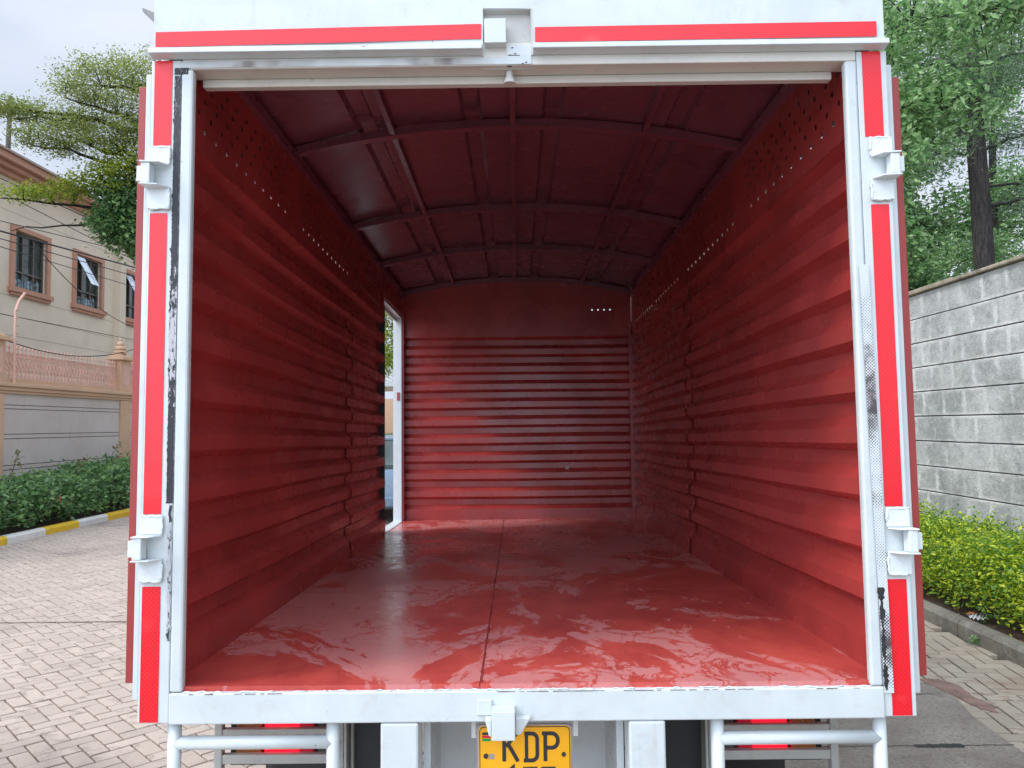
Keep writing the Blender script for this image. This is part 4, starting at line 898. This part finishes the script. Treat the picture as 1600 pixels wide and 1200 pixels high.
# near broadleaf, drooping twigs in front
big_tree('broadleaf_tree', 'bright leafy broadleaf tree overhanging the block wall right beside the truck', (5.2, 10.2, 0), ([(5.2, 10.2, 0), (5.1, 9.9, 3), (4.9, 9.4, 6), (4.8, 9.0, 9)], [.2, .17, .12, .05]),
         [((5.3, 8.0, 6.9), (.9, 1.0, .8)), ((5.2, 8.2, 5.9), (.6, .9, .6)), ((6.3, 8.2, 7.2), (1.0, 1.0, .7)), ((5.1, 8.4, 5.0), (.45, .8, .55)), ((5.9, 8.4, 5.9), (.8, .8, .6)), ((5.3, 8.8, 4.1), (.45, .7, .45)), ((7.2, 8.2, 7.4), (.8, .9, .6))],
         M_lmid, .10, 16, 105, .5, .25, rad=.13, seed=100)
big_tree('tall_dark_trunked_tree', 'tall tree with a thick dark straight trunk standing beyond the block wall', (9.75, 14, 0), ([(9.78, 14, 0), (9.76, 14, 3), (9.72, 14, 6), (9.62, 14, 9), (9.6, 14, 13)], [.22, .21, .19, .17, .12]),
         [((9.6, 13.8, 10.2), (1.5, 1.2, .7)), ((8.5, 13.6, 9.0), (.9, 1.1, .55)), ((10.6, 13.6, 9.2), (1.1, 1.1, .6)), ((10.7, 14, 7.6), (.9, 1.1, .45)), ((8.7, 14, 7.2), (.6, 1.0, .5)), ((9.7, 13.5, 8.5), (.7, .8, .35)), ((10.9, 13.8, 6.2), (.7, 1.0, .4))],
         M_lcon, .085, 40, 70, .22, .1, .7, .22, seed=140, limbs=[([(9.6, 14, 7.45), (9.3, 13.9, 7.6), (9.05, 13.9, 7.95), (8.7, 13.8, 8.1), (8.3, 13.8, 8.0)], [.09, .07, .06, .045, .02]), ([(9.7, 14, 6.5), (10.4, 13.9, 6.55), (11.2, 13.8, 6.35)], [.035, .025, .012]), ([(9.05, 13.9, 7.95), (9.1, 13.8, 8.4), (9.3, 13.7, 8.7)], [.04, .03, .01])])
big_tree('broadleaf_tree', 'mid green tree whose foliage fills the gap left of the dark trunk', (7.6, 16.5, 0), ([(7.6, 16.5, 0), (7.9, 16.3, 3), (8.3, 16, 6), (8.6, 15.8, 8.5)], [.16, .14, .1, .04]),
         [((8.6, 15.5, 4.9), (.9, 1.0, .7)), ((8.4, 15.2, 6.3), (.6, .8, .6)), ((8.9, 15.6, 5.6), (.5, .8, .4)), ((9.2, 15.8, 6.1), (.8, 1.0, .55)), ((8.7, 15.8, 7.3), (.8, 1.0, .5)), ((9.4, 16, 4.6), (.7, .8, .5)), ((8.9, 16, 9.2), (1.0, 1.0, .7)), ((8.7, 16, 11.0), (1.3, 1.0, .9))],
         M_ldeep, .13, 22, 95, .45, .2, seed=180)
big_tree('broadleaf_tree', 'shadowy green tree behind and right of the dark trunk at the right edge', (12.4, 18, 0), ([(12.4, 18, 0), (12.3, 18, 4), (12.5, 18, 9)], [.2, .16, .08]),
         [((11.7, 17.5, 5.8), (1.2, 1.2, .7)), ((12.8, 17.6, 7.6), (1.2, 1.0, .8)), ((12.0, 18, 9.5), (1.2, 1.2, .8)), ((12.6, 18, 11.5), (1.5, 1.2, .9)), ((11.0, 18, 4.9), (.9, 1.0, .45))],
         M_lmid, .13, 24, 95, .45, .2, seed=220)
big_tree('broadleaf_tree', 'distant hazy green tree seen through the others over the block wall', (14, 28, 0), ([(14, 28, 0), (14.3, 28, 6), (14, 28, 12)], [.3, .25, .1]),
         [((14.5, 27, 7.5), (2.2, 1.5, 1.5)), ((17.5, 27, 9), (2.2, 1.5, 1.8)), ((14.3, 27, 12), (2.2, 1.5, 1.8)), ((17.5, 27, 14.5), (2.5, 1.5, 2.2)), ((13.8, 27, 16), (1.8, 1.5, 1.6))],
         M_ldeep, .22, 26, 150, .5, .2, rad=.35, seed=260)

# ================================================================== seen through the side door
big_tree('garden_tree', 'yellow-green tree glimpsed through the truck side doorway', (-5.2, 20, 0), ([(-5.2, 20, 0), (-4.8, 20, 2.5), (-4.0, 19.8, 4.5), (-3.4, 19.5, 6)], [.14, .12, .08, .03]),
         [((-3.4, 19.6, 4.4), (1.3, .9, .8)), ((-3.3, 19.4, 5.6), (1.3, .9, .8)), ((-3.5, 20, 3.6), (1.1, .8, .5))], M_lbright, .10, 22, 110, .45, .2, seed=300)
bpy.data.objects[-1 if False else 'garden_tree']['group'] = 'trees around the yard'; del bpy.data.objects['garden_tree']['group']
g = MB(); g.box(-14, 8, 33, 33.3, 0, 2.9); fwl = g.build('garden_wall', M_peach); tag(fwl, 'peach wall closing the far end of the yard, glimpsed through the side doorway', 'wall')
hedge('hedge', 'low green hedge in front of the far peach wall, glimpsed through the side doorway', -8, 3.2, 31.3, 32.3, 0, ([31, 33], [1.2, 1.2]), M_hedgeL, .1, 1500, .6, 5)
cp = empty('carport', (-5, 27, 0), 'white-edged carport roof glimpsed through the side doorway', 'carport')
g = MB(); g.box(-3, 2.2, -2, 2, 3.05, 3.22); g.build('roof', M_white, cp)
for (x, y) in ((-2.9, -1.9), (2.1, -1.9), (-2.9, 1.9), (2.1, 1.9)): g = MB(); g.box(x-.05, x+.05, y-.05, y+.05, 0, 3.048); g.build('post', M_cream, cp)
# parked car
car = empty('parked_car', (-2.35, 13.3, 0), 'blue-grey car parked beyond the truck, glimpsed through the side doorway', 'car', rot=(0, 0, math.radians(8)))
def loft(g, secs):
    n = len(secs[0]); V = [p for s in secs for p in s]; F = [(i*n+k, i*n+(k+1) % n, (i+1)*n+(k+1) % n, (i+1)*n+k) for i in range(len(secs)-1) for k in range(n)]+[tuple(range(n)), tuple((len(secs)-1)*n+k for k in range(n-1, -1, -1))]; g.add(V, F)
def sec(y, w, z0, z1, k=.12): return [(-w+.04, y, z0), (-w, y, z0+k), (-w, y, z1-.14), (-w+.10, y, z1), (w-.10, y, z1), (w, y, z1-.14), (w, y, z0+k), (w-.04, y, z0)]
g = MB(); loft(g, [sec(-2.15, .72, .35, .80), sec(-2.05, .82, .25, .92), sec(-1.4, .87, .22, .97), sec(0, .88, .22, .98), sec(.9, .87, .22, .96), sec(1.7, .84, .24, .88), sec(2.05, .74, .3, .74)]); body = g.build('body', M_blue, car, bevel=.03, smooth=True)
def gsec(y, w, wt, z0, z1): return [(-w, y, z0), (-wt, y, z1), (wt, y, z1), (w, y, z0)]
g = MB(); loft(g, [gsec(-1.95, .80, .66, .93, 1.0), gsec(-1.55, .82, .62, .95, 1.42), gsec(-.3, .83, .62, .96, 1.47), gsec(.35, .83, .62, .96, 1.42), gsec(1.05, .82, .72, .94, .97)]); g.build('greenhouse', M_glass, car)
g = MB(); loft(g, [gsec(-1.56, .64, .58, 1.424, 1.45), gsec(-.3, .65, .58, 1.472, 1.50), gsec(.36, .64, .58, 1.422, 1.45)]); g.build('roof', M_blue, car)
g = MB()
for s in (-1, 1):
    for (a, b, c) in (((s*.825, -1.95, .94), (s*.64, -1.53, 1.43), .03), ((s*.84, -.45, .96), (s*.635, -.42, 1.46), .03), ((s*.83, 1.06, .95), (s*.64, .37, 1.43), .028)): g.tube([a, b], c, 6)
g.each('window_pillar', M_blue, car)
for s in (-1, 1):
    for y in (-1.3, 1.3): wheel(s*.78, y, .31, .31, .2, car)
g = MB(); g.box(-.75, -.45, -2.17, -2.12, .62, .78); g.box(.45, .75, -2.17, -2.12, .62, .78); g.each('tail_lamp', M_lensdark, car)
g = MB(); g.box(-.80, .80, -2.22, -2.08, .30, .48); g.build('bumper', M_blue, car, bevel=.03)
